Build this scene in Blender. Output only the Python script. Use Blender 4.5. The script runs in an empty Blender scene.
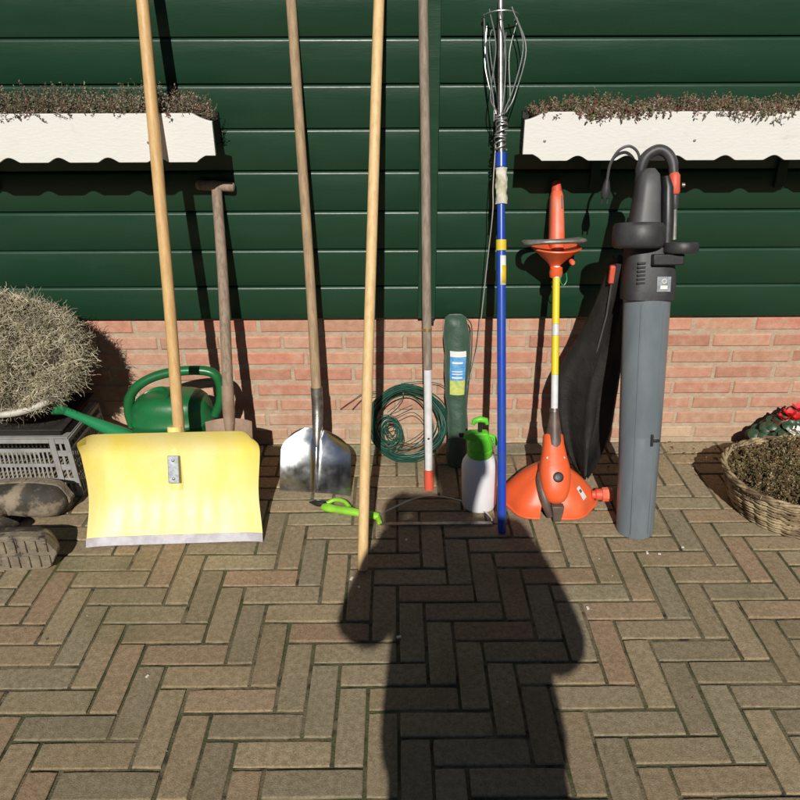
import bpy, math, random
from math import sin, cos, pi, radians, sqrt
from mathutils import Vector, Matrix, noise
random.seed(7)
V = Vector
# ---------------------------------------------------------------- camera, world, sun, exposure
S = bpy.context.scene
COL = S.collection
cam_d = bpy.data.cameras.new('camera'); cam = bpy.data.objects.new('camera', cam_d); COL.objects.link(cam)
CAM = V((0.0, -2.376, 1.365))
cam.location = CAM
cam.rotation_euler = (Matrix.Rotation(radians(-0.4), 3, 'Z') @ Matrix.Rotation(radians(90 - 26.5), 3, 'X') @ Matrix.Rotation(radians(-0.17), 3, 'Z')).to_euler()
cam_d.sensor_width = 36; cam_d.lens = 36 * 720 / 800; cam_d.clip_end = 300; cam_d.clip_start = 0.02
S.camera = cam
S.render.resolution_x = S.render.resolution_y = 1024
SUN_EL, SUN_AZ = 34.4, 2.1        # shadows run into the wall, a touch to the right
w = bpy.data.worlds.new('World'); S.world = w; w.use_nodes = True
nt = w.node_tree; bg = nt.nodes['Background']
sky = nt.nodes.new('ShaderNodeTexSky'); sky.sky_type = 'NISHITA'; sky.sun_disc = False
sky.sun_elevation = radians(SUN_EL); sky.sun_rotation = radians(180 + SUN_AZ)
sky.air_density = 0.75; sky.dust_density = 0.15; sky.ozone_density = 1.0
nt.links.new(sky.outputs[0], bg.inputs[0]); bg.inputs[1].default_value = 0.05
sd = bpy.data.lights.new('sun', 'SUN'); sd.energy = 5.0; sd.angle = radians(0.53); sd.color = (1.0, 0.955, 0.88)
sun = bpy.data.objects.new('sun', sd); COL.objects.link(sun)
sun.location = (0, -6, 5)
sdir = V((sin(radians(SUN_AZ)) * cos(radians(SUN_EL)), cos(radians(SUN_AZ)) * cos(radians(SUN_EL)), -sin(radians(SUN_EL))))
sun.rotation_euler = sdir.to_track_quat('-Z', 'Y').to_euler()
S.view_settings.view_transform = 'Standard'; S.view_settings.look = 'None'
S.view_settings.exposure = -0.2; S.view_settings.gamma = 1

# ---------------------------------------------------------------- materials
def mat(name, c1, rough=0.6, metal=0.0, c2=None, scale=8, detail=6, lo=0.35, hi=0.65, stretch=None,
        bump=0.0, bscale=60, attr=False, c3=None, s3=3, lo3=0.55, hi3=0.7, rvar=0.0, spec=0.5, sss=0.0, bdist=0.004, coat=0.0, sheen=0.0, grain=0.0):
    m = bpy.data.materials.new(name); m.use_nodes = True
    n = m.node_tree.nodes; l = m.node_tree.links; b = n['Principled BSDF']
    tc = n.new('ShaderNodeTexCoord'); src = tc.outputs['Object']
    if stretch:
        mp = n.new('ShaderNodeMapping'); mp.inputs['Scale'].default_value = stretch; l.new(src, mp.inputs[0]); vec = mp.outputs[0]
    else: vec = src
    def noi(sc, v=vec, d=detail):
        t = n.new('ShaderNodeTexNoise'); t.inputs['Scale'].default_value = sc; t.inputs['Detail'].default_value = d
        t.inputs['Roughness'].default_value = 0.62; l.new(v, t.inputs['Vector']); return t.outputs['Fac']
    def ramp(f, a, b_):
        r = n.new('ShaderNodeMapRange'); r.inputs['From Min'].default_value = a; r.inputs['From Max'].default_value = b_
        r.interpolation_type = 'SMOOTHSTEP'; l.new(f, r.inputs['Value']); return r.outputs['Result']
    def mix(f, a, b_, blend='MIX'):
        x = n.new('ShaderNodeMix'); x.data_type = 'RGBA'; x.blend_type = blend
        if hasattr(f, 'links'): l.new(f, x.inputs[0])
        else: x.inputs[0].default_value = f
        for s_, i in ((a, 6), (b_, 7)):
            if hasattr(s_, 'links'): l.new(s_, x.inputs[i])
            else: x.inputs[i].default_value = (*s_, 1)
        return x.outputs[2]
    base = c1
    if attr:
        a = n.new('ShaderNodeAttribute'); a.attribute_name = 'Col'; base = a.outputs['Color']
        if c1 is not None: base = mix(1.0, base, c1, 'MULTIPLY')
    if c2 is not None:
        f = noi(scale); base = mix(ramp(f, lo, hi), base, c2, 'MULTIPLY' if attr else 'MIX')
    if c3 is not None:
        base = mix(ramp(noi(s3, src), lo3, hi3), base, c3)
    if grain:
        gr = n.new('ShaderNodeMapRange'); l.new(noi(420, src, 3), gr.inputs['Value']); gr.inputs['From Min'].default_value = .3; gr.inputs['From Max'].default_value = .7
        gr.inputs['To Min'].default_value = 1 - grain * 1.4; gr.inputs['To Max'].default_value = 1 + grain
        cc_ = n.new('ShaderNodeCombineColor'); [l.new(gr.outputs[0], cc_.inputs[i_]) for i_ in range(3)]
        base = mix(1.0, base, cc_.outputs[0], 'MULTIPLY')
    if hasattr(base, 'links'): l.new(base, b.inputs['Base Color'])
    else: b.inputs['Base Color'].default_value = (*base, 1)
    if rvar:
        r = n.new('ShaderNodeMapRange'); l.new(noi(scale * 1.7), r.inputs['Value'])
        r.inputs['From Min'].default_value = 0.3; r.inputs['From Max'].default_value = 0.7
        r.inputs['To Min'].default_value = max(0.02, rough - rvar); r.inputs['To Max'].default_value = min(1, rough + rvar)
        l.new(r.outputs[0], b.inputs['Roughness'])
    else: b.inputs['Roughness'].default_value = rough
    b.inputs['Metallic'].default_value = metal
    b.inputs['Specular IOR Level'].default_value = spec
    b.inputs['Coat Weight'].default_value = coat
    if sheen: b.inputs['Sheen Weight'].default_value = sheen
    if sss:
        b.inputs['Subsurface Weight'].default_value = sss; b.inputs['Subsurface Radius'].default_value = (0.02, 0.02, 0.015)
    if bump:
        bp = n.new('ShaderNodeBump'); bp.inputs['Strength'].default_value = bump; bp.inputs['Distance'].default_value = bdist
        l.new(noi(bscale, vec, 8), bp.inputs['Height']); l.new(bp.outputs[0], b.inputs['Normal'])
    return m

M = {}
M['paver'] = mat('paver', (1, 1, 1), 0.9, attr=True, c2=(0.66, 0.65, 0.58), scale=75, lo=0.3, hi=0.7, c3=(0.135, 0.130, 0.058), s3=3.4, lo3=0.46, hi3=0.90, bump=0.9, bscale=330, bdist=0.002, grain=0.22)
M['joint'] = mat('joint_sand', (0.18, 0.145, 0.085), 0.95, c2=(0.075, 0.080, 0.030), scale=5, lo=0.4, hi=0.6, bump=1, bscale=200, c3=(0.03, 0.024, 0.014), s3=30, lo3=0.5, hi3=0.7)
M['ground'] = mat('ground_far', (0.30, 0.25, 0.18), 0.95, c2=(0.2, 0.17, 0.12), scale=3, bump=0.5)
M['brick'] = mat('brick', (1, 1, 1), 0.88, attr=True, c2=(0.80, 0.76, 0.72), scale=34, lo=0.3, hi=0.72, c3=(0.55, 0.43, 0.32), s3=12, lo3=0.48, hi3=0.82, bump=0.6, bscale=150, bdist=0.003)
M['mortar'] = mat('mortar', (0.47, 0.39, 0.28), 0.95, c2=(0.44, 0.30, 0.21), scale=30, bump=0.8, bscale=120)
M['siding'] = mat('green_paint', (0.0105, 0.042, 0.0200), 0.36, c2=(0.013, 0.048, 0.025), scale=7, stretch=(0.3, 1, 2), lo=0.3, hi=0.7, bump=0.10, bscale=90, rvar=0.06, c3=(0.020, 0.058, 0.034), s3=3.5, lo3=0.56, hi3=0.9)
M['white_paint'] = mat('white_paint', (0.745, 0.735, 0.695), 0.5, c2=(0.69, 0.675, 0.62), scale=9, stretch=(1, 1, 3), lo=0.5, hi=0.85, bump=0.25, bscale=50, c3=(0.50, 0.47, 0.39), s3=17, lo3=0.60, hi3=0.95)
M['dark_trough'] = mat('dark_trough', (0.03, 0.026, 0.02), 0.8, bump=0.3)
M['soil'] = mat('soil', (0.05, 0.035, 0.022), 0.95, c2=(0.02, 0.015, 0.01), scale=40, bump=1)
M['plant'] = mat('plant', (1, 1, 1), 0.8, attr=True, spec=0.2)
M['yellow'] = mat('yellow_plastic', (0.85, 0.70, 0.14), 0.42, c2=(0.85, 0.77, 0.40), scale=4, lo=0.25, hi=0.72, stretch=(1.3, 1, 0.8), c3=(0.50, 0.42, 0.20), s3=26, lo3=0.62, hi3=0.95, grain=0.05, bump=0.3, bscale=60, rvar=0.1, bdist=0.002)
M['strip'] = mat('aluminium_edge', (0.46, 0.44, 0.48), 0.6, 0.2, c2=(0.36, 0.34, 0.37), scale=30)
M['zinc'] = mat('zinc', (0.34, 0.37, 0.40), 0.5, 0.7, c2=(0.22, 0.24, 0.26), scale=30, bump=0.2)
M['new_wood'] = mat('pale_wood', (0.66, 0.43, 0.19), 0.5, c2=(0.54, 0.33, 0.13), scale=14, stretch=(6, 6, 0.5), lo=0.35, hi=0.7, bump=0.2, bscale=40)
M['pine'] = mat('broom_wood', (0.74, 0.52, 0.26), 0.55, c2=(0.62, 0.41, 0.18), scale=12, stretch=(7, 7, 0.5), lo=0.35, hi=0.7, bump=0.2, bscale=40)
M['old_wood'] = mat('weathered_wood', (0.34, 0.255, 0.185), 0.75, c2=(0.20, 0.145, 0.10), scale=14, stretch=(8, 8, 0.6), lo=0.35, hi=0.7, bump=0.5, bscale=50)
M['mid_wood'] = mat('worn_wood', (0.44, 0.31, 0.18), 0.7, c2=(0.27, 0.185, 0.11), scale=12, stretch=(8, 8, 0.6), lo=0.35, hi=0.72, bump=0.4, bscale=50)
M['grey_wood'] = mat('grey_wood', (0.31, 0.25, 0.19), 0.65, c2=(0.20, 0.155, 0.115), scale=12, stretch=(8, 8, 0.5), bump=0.3, bscale=50)
M['rust'] = mat('rusty_steel', (0.27, 0.17, 0.11), 0.75, 0.25, c2=(0.36, 0.26, 0.19), scale=14, bump=0.4, c3=(0.12, 0.06, 0.035), s3=12, lo3=0.6, hi3=0.75)
M['steel'] = mat('polished_steel', (0.66, 0.67, 0.69), 0.20, 1.0, c2=(0.46, 0.46, 0.47), scale=9, lo=0.45, hi=0.75, rvar=0.07, bump=0.05, bscale=30)
M['dull_steel'] = mat('dull_steel', (0.40, 0.38, 0.35), 0.42, 0.85, c2=(0.22, 0.20, 0.18), scale=30, bump=0.2)
M['brass'] = mat('brass', (0.75, 0.55, 0.2), 0.35, 0.9)
M['white_metal'] = mat('white_enamel', (0.70, 0.71, 0.72), 0.35, c2=(0.6, 0.6, 0.6), scale=20)
M['red_plastic'] = mat('red_plastic', (0.72, 0.09, 0.045), 0.5, c2=(0.6, 0.12, 0.07), scale=20)
M['blue_pole'] = mat('blue_pole', (0.012, 0.055, 0.42), 0.3, c2=(0.02, 0.07, 0.36), scale=15, spec=0.6)
M['yellow_clip'] = mat('yellow_clip', (0.7, 0.5, 0.03), 0.5)
M['paper'] = mat('paper', (0.66, 0.63, 0.55), 0.8, c2=(0.46, 0.43, 0.30), scale=30, bump=0.4)
M['cord'] = mat('cord', (0.42, 0.40, 0.34), 0.8)
M['nylon'] = mat('green_nylon', (0.030, 0.070, 0.044), 0.5, c2=(0.048, 0.098, 0.064), scale=10, bump=0.5, bscale=26, bdist=0.008, sheen=0.2)
M['lbl_white'] = mat('label_white', (0.75, 0.75, 0.72), 0.4)
M['lbl_blue'] = mat('label_blue', (0.06, 0.27, 0.62), 0.4, c2=(0.16, 0.40, 0.62), scale=50)
M['lbl_yellow'] = mat('label_yellow', (0.60, 0.60, 0.13), 0.4, c2=(0.32, 0.47, 0.17), scale=60)
M['bottle'] = mat('milky_plastic', (0.80, 0.79, 0.82), 0.35, sss=0.25)
M['lime'] = mat('lime_plastic', (0.13, 0.62, 0.035), 0.38, c2=(0.10, 0.52, 0.03), scale=20)
M['lime2'] = mat('lime_grip', (0.30, 0.66, 0.04), 0.4, c2=(0.22, 0.52, 0.03), scale=20)
M['black'] = mat('black_plastic', (0.016, 0.016, 0.017), 0.42, c2=(0.024, 0.024, 0.024), scale=20, bump=0.1)
M['charcoal'] = mat('charcoal_plastic', (0.028, 0.0285, 0.030), 0.5, c2=(0.055, 0.055, 0.056), scale=15, bump=0.15)
M['tubegrey'] = mat('grey_tube', (0.135, 0.160, 0.180), 0.33, c2=(0.165, 0.190, 0.210), scale=7, stretch=(2, 2, 0.5), c3=(0.16, 0.16, 0.15), s3=16, lo3=0.6, hi3=0.8, rvar=0.08, bump=0.1)
M['midgrey'] = mat('worn_grey_plastic', (0.075, 0.075, 0.076), 0.5, c2=(0.09, 0.09, 0.09), scale=20)
M['silver'] = mat('silver_bar', (0.42, 0.40, 0.37), 0.4, 0.5, c2=(0.25, 0.23, 0.2), scale=25)
M['orange'] = mat('orange_plastic', (0.80, 0.115, 0.030), 0.42, c2=(0.74, 0.16, 0.06), scale=9, lo=0.4, hi=0.75, c3=(0.45, 0.12, 0.05), s3=14, lo3=0.64, hi3=0.85, bump=0.15)
M['orange_pale'] = mat('faded_orange', (0.80, 0.20, 0.115), 0.45, c2=(0.78, 0.13, 0.05), scale=14)
M['brown_rubber'] = mat('brown_rubber', (0.075, 0.05, 0.04), 0.5, c2=(0.13, 0.09, 0.07), scale=20)
M['band_yellow'] = mat('yellow_band', (0.80, 0.62, 0.02), 0.4)
M['fabric'] = mat('black_fabric', (0.020, 0.019, 0.018), 0.6, c2=(0.030, 0.028, 0.026), scale=12, bump=0.5, bscale=14, bdist=0.014, spec=0.3)
M['green_wire'] = mat('green_wire', (0.012, 0.065, 0.045), 0.4, c2=(0.02, 0.09, 0.06), scale=30)
M['can'] = mat('green_can', (0.010, 0.150, 0.042), 0.33, c2=(0.014, 0.115, 0.035), scale=10, c3=(0.05, 0.2, 0.08), s3=14, lo3=0.62, hi3=0.8, bump=0.1)
M['spout'] = mat('spout_green', (0.02, 0.24, 0.09), 0.35)
M['crate'] = mat('grey_crate', (0.33, 0.325, 0.31), 0.6, c2=(0.24, 0.235, 0.22), scale=14, bump=0.2)
M['pot_rim'] = mat('pale_pot_rim', (0.60, 0.57, 0.50), 0.6, c2=(0.42, 0.39, 0.33), scale=20, bump=0.3)
M['pot_dark'] = mat('dark_pot', (0.018, 0.016, 0.014), 0.7, c2=(0.035, 0.03, 0.026), scale=20, bump=0.4)
M['rubber_boot'] = mat('boot_leather', (0.035, 0.032, 0.024), 0.75, c2=(0.075, 0.06, 0.042), scale=12, c3=(0.27, 0.215, 0.15), s3=13, lo3=0.46, hi3=0.60, bump=0.8, bscale=40)
M['boot_sole'] = mat('muddy_sole', (0.27, 0.22, 0.155), 0.9, c2=(0.17, 0.14, 0.10), scale=18, c3=(0.04, 0.035, 0.03), s3=26, lo3=0.56, hi3=0.66, bump=1, bscale=70, bdist=0.006)
M['wicker'] = mat('wicker', (0.42, 0.33, 0.19), 0.75, c2=(0.15, 0.10, 0.055), scale=16, lo=.42, hi=.6, bump=0.5)
M['leaf'] = mat('leaf', (0.02, 0.05, 0.022), 0.4, c2=(0.05, 0.09, 0.05), scale=60)
M['petal_red'] = mat('petal_red', (0.62, 0.015, 0.02), 0.5)
M['petal_white'] = mat('petal_white', (0.80, 0.78, 0.68), 0.6)
M['stone'] = mat('pale_crumb', (0.6, 0.58, 0.52), 0.9)
M['dry_leaf'] = mat('dry_leaf', (0.20, 0.11, 0.05), 0.8, c2=(0.1, 0.06, 0.03), scale=40)
M['jacket'] = mat('dark_jacket', (0.02, 0.022, 0.03), 0.85, bump=0.3, bscale=20)
M['jeans'] = mat('jeans', (0.03, 0.045, 0.09), 0.9, bump=0.3)
M['skin'] = mat('skin', (0.55, 0.33, 0.24), 0.55, sss=0.1)
M['hair'] = mat('hair', (0.05, 0.03, 0.02), 0.6, stretch=(20, 20, 1), c2=(0.09, 0.055, 0.035), scale=6, bump=0.5)
M['glass'] = mat('dark_glass', (0.01, 0.01, 0.012), 0.08)
M['galv'] = mat('galvanised_wire', (0.55, 0.55, 0.53), 0.35, 0.8)

# ---------------------------------------------------------------- geometry helpers (world coordinates)
class G:
    def __init__(s): s.v = []; s.f = []; s.c = []
    def add(s, vs, fs, col=(1, 1, 1)):
        o = len(s.v); s.v += [V(p) for p in vs]; s.f += [tuple(i + o for i in f) for f in fs]; s.c += [col] * len(vs); return s
    def box(s, lo, hi, mtx=None, col=(1, 1, 1)):
        x0, y0, z0 = lo; x1, y1, z1 = hi
        p = [V(q) for q in ((x0, y0, z0), (x1, y0, z0), (x1, y1, z0), (x0, y1, z0), (x0, y0, z1), (x1, y0, z1), (x1, y1, z1), (x0, y1, z1))]
        if mtx: p = [mtx @ q for q in p]
        return s.add(p, [(0, 3, 2, 1), (4, 5, 6, 7), (0, 1, 5, 4), (1, 2, 6, 5), (2, 3, 7, 6), (3, 0, 4, 7)], col)
    def tube(s, pts, r, n=12, caps=True, closed=False, flat=1.0, up=None, col=(1, 1, 1)):
        pts = [V(p) for p in pts]; N = len(pts)
        rs = r if isinstance(r, (list, tuple)) else [r] * N
        t0 = (pts[1] - pts[0]).normalized()
        ref = V(up) if up else (V((0, 0, 1)) if abs(t0.z) < 0.9 else V((0, -1, 0)))
        a = (ref - t0 * ref.dot(t0)).normalized(); vs = []
        for i in range(N):
            if closed: t = pts[(i + 1) % N] - pts[i - 1]
            else: t = pts[min(i + 1, N - 1)] - pts[max(i - 1, 0)]
            t.normalize(); a = (a - t * a.dot(t)).normalized(); b = t.cross(a)
            for k in range(n):
                q = 2 * pi * k / n; vs.append(pts[i] + a * (cos(q) * rs[i] * flat) + b * (sin(q) * rs[i]))
        fs = []
        for i in range(N if closed else N - 1):
            j = (i + 1) % N
            for k in range(n):
                k2 = (k + 1) % n; fs.append((i * n + k, i * n + k2, j * n + k2, j * n + k))
        if caps and not closed:
            fs.append(tuple(reversed(range(n)))); fs.append(tuple((N - 1) * n + k for k in range(n)))
        return s.add(vs, fs, col)
    def loft(s, rings, caps=True, col=(1, 1, 1)):
        n = len(rings[0]); vs = [p for r in rings for p in r]; fs = []
        for i in range(len(rings) - 1):
            for k in range(n):
                k2 = (k + 1) % n; fs.append((i * n + k, i * n + k2, (i + 1) * n + k2, (i + 1) * n + k))
        if caps: fs.append(tuple(reversed(range(n)))); fs.append(tuple((len(rings) - 1) * n + k for k in range(n)))
        return s.add(vs, fs, col)
    def lathe(s, prof, mtx, n=24, sx=1.0, sy=1.0, caps=True, col=(1, 1, 1)):
        return s.loft([[mtx @ V((r * sx * cos(2 * pi * k / n), r * sy * sin(2 * pi * k / n), z)) for k in range(n)] for r, z in prof], caps, col)
    def prism(s, poly, mtx, d, col=(1, 1, 1)):           # poly in local (x,z); extruded along local y from 0 to d
        n = len(poly); vs = [mtx @ V((x, 0, z)) for x, z in poly] + [mtx @ V((x, d, z)) for x, z in poly]
        fs = [tuple(range(n)), tuple(reversed(range(n, 2 * n)))] + [(k, k + n, (k + 1) % n + n, (k + 1) % n) for k in range(n)]
        return s.add(vs, fs, col)
    def sheet(s, fn, nu, nv, th=None, col=(1, 1, 1)):    # fn(u,v)->point, optional thickness via fn normal offset vector th
        P = [[V(fn(i / nu, j / nv)) for i in range(nu + 1)] for j in range(nv + 1)]
        W = nu + 1; vs = [p for r in P for p in r]; fs = [(j * W + i, j * W + i + 1, (j + 1) * W + i + 1, (j + 1) * W + i) for j in range(nv) for i in range(nu)]
        if th is not None:
            th = V(th); o = len(vs); vs += [p + th for p in vs]
            fs += [tuple(reversed([q + o for q in f])) for f in fs]
            rim = [i for i in range(W)] + [j * W + nu for j in range(1, nv + 1)] + [nv * W + i for i in range(nu - 1, -1, -1)] + [j * W for j in range(nv - 1, 0, -1)]
            for a, b in zip(rim, rim[1:] + rim[:1]): fs.append((b, a, a + o, b + o))
        return s.add(vs, fs, col)
    def build(s, name, material, parent=None, smooth=40, bevel=0, solid=0, loc=None, seg=2):
        org = V(parent.matrix_basis.translation) if parent is not None and parent.type == 'EMPTY' else V((0, 0, 0))
        if parent is not None and parent.type != 'EMPTY': org = V(parent['_org'])
        if parent is None and loc is not None: org = V(loc)
        me = bpy.data.meshes.new(name); me.from_pydata([p - org for p in s.v], [], s.f); me.update()
        ca = me.color_attributes.new('Col', 'FLOAT_COLOR', 'POINT')
        for i, c in enumerate(s.c): ca.data[i].color = (c[0], c[1], c[2], 1)
        if smooth:
            me.polygons.foreach_set('use_smooth', [True] * len(me.polygons)); me.set_sharp_from_angle(angle=radians(smooth))
        me.materials.append(material if not isinstance(material, str) else M[material])
        o = bpy.data.objects.new(name, me); COL.objects.link(o)
        if parent is not None: o.parent = parent
        elif loc is not None: o.location = org
        o['_org'] = tuple(org)
        if solid:
            md = o.modifiers.new('solid', 'SOLIDIFY'); md.thickness = solid; md.offset = 0
        if bevel:
            md = o.modifiers.new('bevel', 'BEVEL'); md.width = bevel; md.segments = seg; md.limit_method = 'ANGLE'; md.angle_limit = radians(35)
        return o

def thing(name, label, cat, loc, group=None):
    o = bpy.data.objects.new(name, None); COL.objects.link(o); o.location = loc; o.empty_display_size = 0.1
    o.matrix_basis = Matrix.Translation(V(loc))
    o['label'] = label; o['category'] = cat
    if group: o['group'] = group
    return o
def tag(o, label, cat, group=None, kind=None):
    o['label'] = label; o['category'] = cat
    if group: o['group'] = group
    if kind: o['kind'] = kind
    return o
def frame(B, T, side=(1, 0, 0)):                # local z runs from B to T, local x to the side, local y towards the wall
    B = V(B); z = (V(T) - B).normalized(); x = V(side); x = (x - z * x.dot(z)).normalized(); y = z.cross(x)
    m = Matrix((x, y, z)).transposed().to_4x4(); m.translation = B; return m
def lerp(a, b, t): return V(a) + (V(b) - V(a)) * t
def smoothpts(pts, k=6):                        # Catmull-Rom
    P = [V(p) for p in pts]; P = [2 * P[0] - P[1]] + P + [2 * P[-1] - P[-2]]; out = []
    for i in range(1, len(P) - 2):
        a, b, c, d = P[i - 1:i + 3]
        for j in range(k):
            t = j / k; out.append(0.5 * ((2 * b) + (c - a) * t + (2 * a - 5 * b + 4 * c - d) * t * t + (3 * b - a - 3 * c + d) * t ** 3))
    out.append(P[-2]); return out
def handle(B, T, r, bend=0.0, r2=None, n=16, rounded=True, wob=0.0008):
    B = V(B); T = V(T); pts = []; rs = []; r2 = r2 or r; N = 26; ax = (T - B).normalized(); L = (T - B).length
    if not rounded: pts += [B]; rs += [r]
    if rounded: pts += [B - ax * r * 0.0, B + ax * r * 0.12, B + ax * r * 0.4]; rs += [r * 0.55, r * 0.85, r * 0.98]
    for i in range(1, N):
        t = i / N; p = B + (T - B) * t + V((bend * sin(pi * t) + wob * sin(9 * t + B.x * 30), wob * cos(7 * t), 0)); pts.append(p); rs.append(r + (r2 - r) * t)
    if rounded: pts += [T - ax * r2 * 0.4, T - ax * r2 * 0.12, T]; rs += [r2 * 0.98, r2 * 0.85, r2 * 0.5]
    if not rounded: pts += [T]; rs += [r2]
    return pts, rs

# ---------------------------------------------------------------- ground and herringbone pavement
g = G(); g.add([(-60, -60, -0.03), (60, -60, -0.03), (60, 60, -0.03), (-60, 60, -0.03)], [(0, 1, 2, 3)])
o = g.build('ground', 'ground', smooth=0); o['kind'] = 'structure'
g = G(); nx, ny = 160, 110
g.sheet(lambda u, v: (-4 + 8 * u, -4.6 + 4.6 * v, -0.0042 + 0.0030 * (noise.noise(V((u * 60, v * 40, 0))))), nx, ny)
o = g.build('paving_joints', 'joint', smooth=60); o['kind'] = 'structure'
PV = [((0.332, 0.252, 0.158), 10), ((0.300, 0.240, 0.156), 9), ((0.345, 0.270, 0.172), 6), ((0.350, 0.252, 0.162), 5), ((0.355, 0.243, 0.158), 1.4), ((0.300, 0.248, 0.166), 4), ((0.320, 0.265, 0.172), 3)]
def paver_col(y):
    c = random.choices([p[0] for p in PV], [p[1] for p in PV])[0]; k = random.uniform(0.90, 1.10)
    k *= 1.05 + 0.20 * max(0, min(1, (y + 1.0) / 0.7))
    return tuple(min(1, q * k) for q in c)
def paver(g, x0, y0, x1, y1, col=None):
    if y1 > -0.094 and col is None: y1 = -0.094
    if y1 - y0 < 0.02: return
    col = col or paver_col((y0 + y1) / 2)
    gp = 0.0033; x0 += gp + random.uniform(-.0008, .0008); x1 -= gp + random.uniform(-.0008, .0008); y0 += gp; y1 -= gp
    z = random.gauss(0, 0.0009); tx = random.gauss(0, 0.0007); ty = random.gauss(0, 0.0007); b = 0.0022
    def ring(i, zz, wob):
        P = []; nl = 6; ns = 3
        nxx, nyy = (nl, ns) if (x1 - x0) > (y1 - y0) else (ns, nl)
        for k in range(nxx): P.append((x0 + i + (x1 - x0 - 2 * i) * k / nxx, y0 + i))
        for k in range(nyy): P.append((x1 - i, y0 + i + (y1 - y0 - 2 * i) * k / nyy))
        for k in range(nxx): P.append((x1 - i - (x1 - x0 - 2 * i) * k / nxx, y1 - i))
        for k in range(nyy): P.append((x0 + i, y1 - i - (y1 - y0 - 2 * i) * k / nyy))
        out = []; mx, my = (x0 + x1) / 2, (y0 + y1) / 2
        for j, (px_, py_) in enumerate(P):
            q = wob * (0.35 + abs(noise.noise(V((px_ * 60, py_ * 60, 2.0)))) * 2.2 + (1.1 if (j in (0, nxx, nxx + nyy, 2 * nxx + nyy)) else 0))
            d_ = V((mx - px_, my - py_)); d_ = V((math.copysign(min(abs(d_.x), q), d_.x), math.copysign(min(abs(d_.y), q), d_.y)))
            out.append((px_ + d_.x, py_ + d_.y, zz + tx * (px_ - mx) / .1 + ty * (py_ - my) / .1))
        return out
    L_ = 18
    vs = ring(0, z - 0.02, 0.0006) + ring(0, z - 0.0018, 0.0008) + ring(b * 0.5, z - 0.0006, 0.0010) + ring(b * 1.2, z, 0.0014)
    fs = [tuple(range(3 * L_, 4 * L_))]
    for L in range(3):
        for k in range(L_): fs.append((L * L_ + k, L * L_ + (k + 1) % L_, L * L_ + L_ + (k + 1) % L_, L * L_ + L_ + k))
    g.add(vs, fs, col)
g = G(); m = 0.0708; X0, Y0 = -0.351, -0.871
for i in range(-90, 91):
    for j in range(-60, 61):
        x = X0 + (i + 3 * j) * m; y = Y0 + (-i + 3 * j) * m
        if abs(x) < 3.8 and -4.4 < y < 0.2:
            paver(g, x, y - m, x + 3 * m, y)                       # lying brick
        x -= m
        if abs(x) < 3.8 and -4.4 < y < 0.4:
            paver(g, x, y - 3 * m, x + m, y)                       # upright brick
x = -3.9
while x < 3.9:
    c = random.choice([(0.44, 0.36, 0.25), (0.38, 0.33, 0.26), (0.42, 0.31, 0.21)])
    paver(g, x, -0.090, x + 0.211, -0.006, tuple(q * random.uniform(0.9, 1.1) for q in c)); x += 0.213
o = g.build('pavement', 'paver', smooth=0); o['kind'] = 'structure'
# crumbs and bits of dry leaf
g = G()
for _ in range(260):
    x = random.uniform(-1.5, 1.6); y = -0.02 - abs(random.gauss(0, 0.5)); s = random.uniform(0.0006, 0.0022)
    c = random.choice([(0.55, 0.52, 0.45), (0.2, 0.15, 0.09), (0.12, 0.08, 0.04), (0.3, 0.24, 0.15)])
    g.box((-s, -s * 0.7, 0), (s, s * 0.8, s * 0.8), Matrix.Translation((x, y, 0.0005)) @ Matrix.Rotation(random.uniform(0, 6), 4, 'Z'), c)
for x, y, s in ((0.005, -1.0, .006), (0.03, -0.60, .005), (0.512, -0.90, .005), (-0.127, -0.775, .006), (-0.105, -0.81, .004), (0.86, -0.645, .004), (0.745, -0.67, .005), (0.78, -0.675, .004), (-0.60, -1.12, .004)):
    g.box((-s, -s * 0.6, 0), (s, s * 0.6, s * 0.5), Matrix.Translation((x, y, 0.001)) @ Matrix.Rotation(x * 40, 4, 'Z'), (0.75, 0.72, 0.65))
for _ in range(60):
    x = random.gauss(0.93, 0.15); y = -0.01 - abs(random.gauss(0, 0.10)); s = random.choice([0.002, 0.003, 0.004, 0.006, 0.009]) * random.uniform(.7, 1.2); rz = random.uniform(0, 6)
    mt = Matrix.Translation((x, y, 0.003)) @ Matrix.Rotation(rz, 4, 'Z')
    g.sheet(lambda u, v: mt @ V(((u - .5) * 2 * s, (v - .5) * s * 1.1 * (1 - abs(u - .45) * 1.4), 0.25 * s * cos((u - .5) * 5) + .002 * v)), 3, 2, (0, 0, -0.0006), random.choice([(0.16, 0.085, 0.045), (0.10, 0.06, 0.035), (0.20, 0.12, 0.065)]))
o = g.build('leaf_litter', 'plant', smooth=0); tag(o, 'pale crumbs and bits of dry leaf scattered over the herringbone paving', 'litter', kind='stuff')

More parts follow.
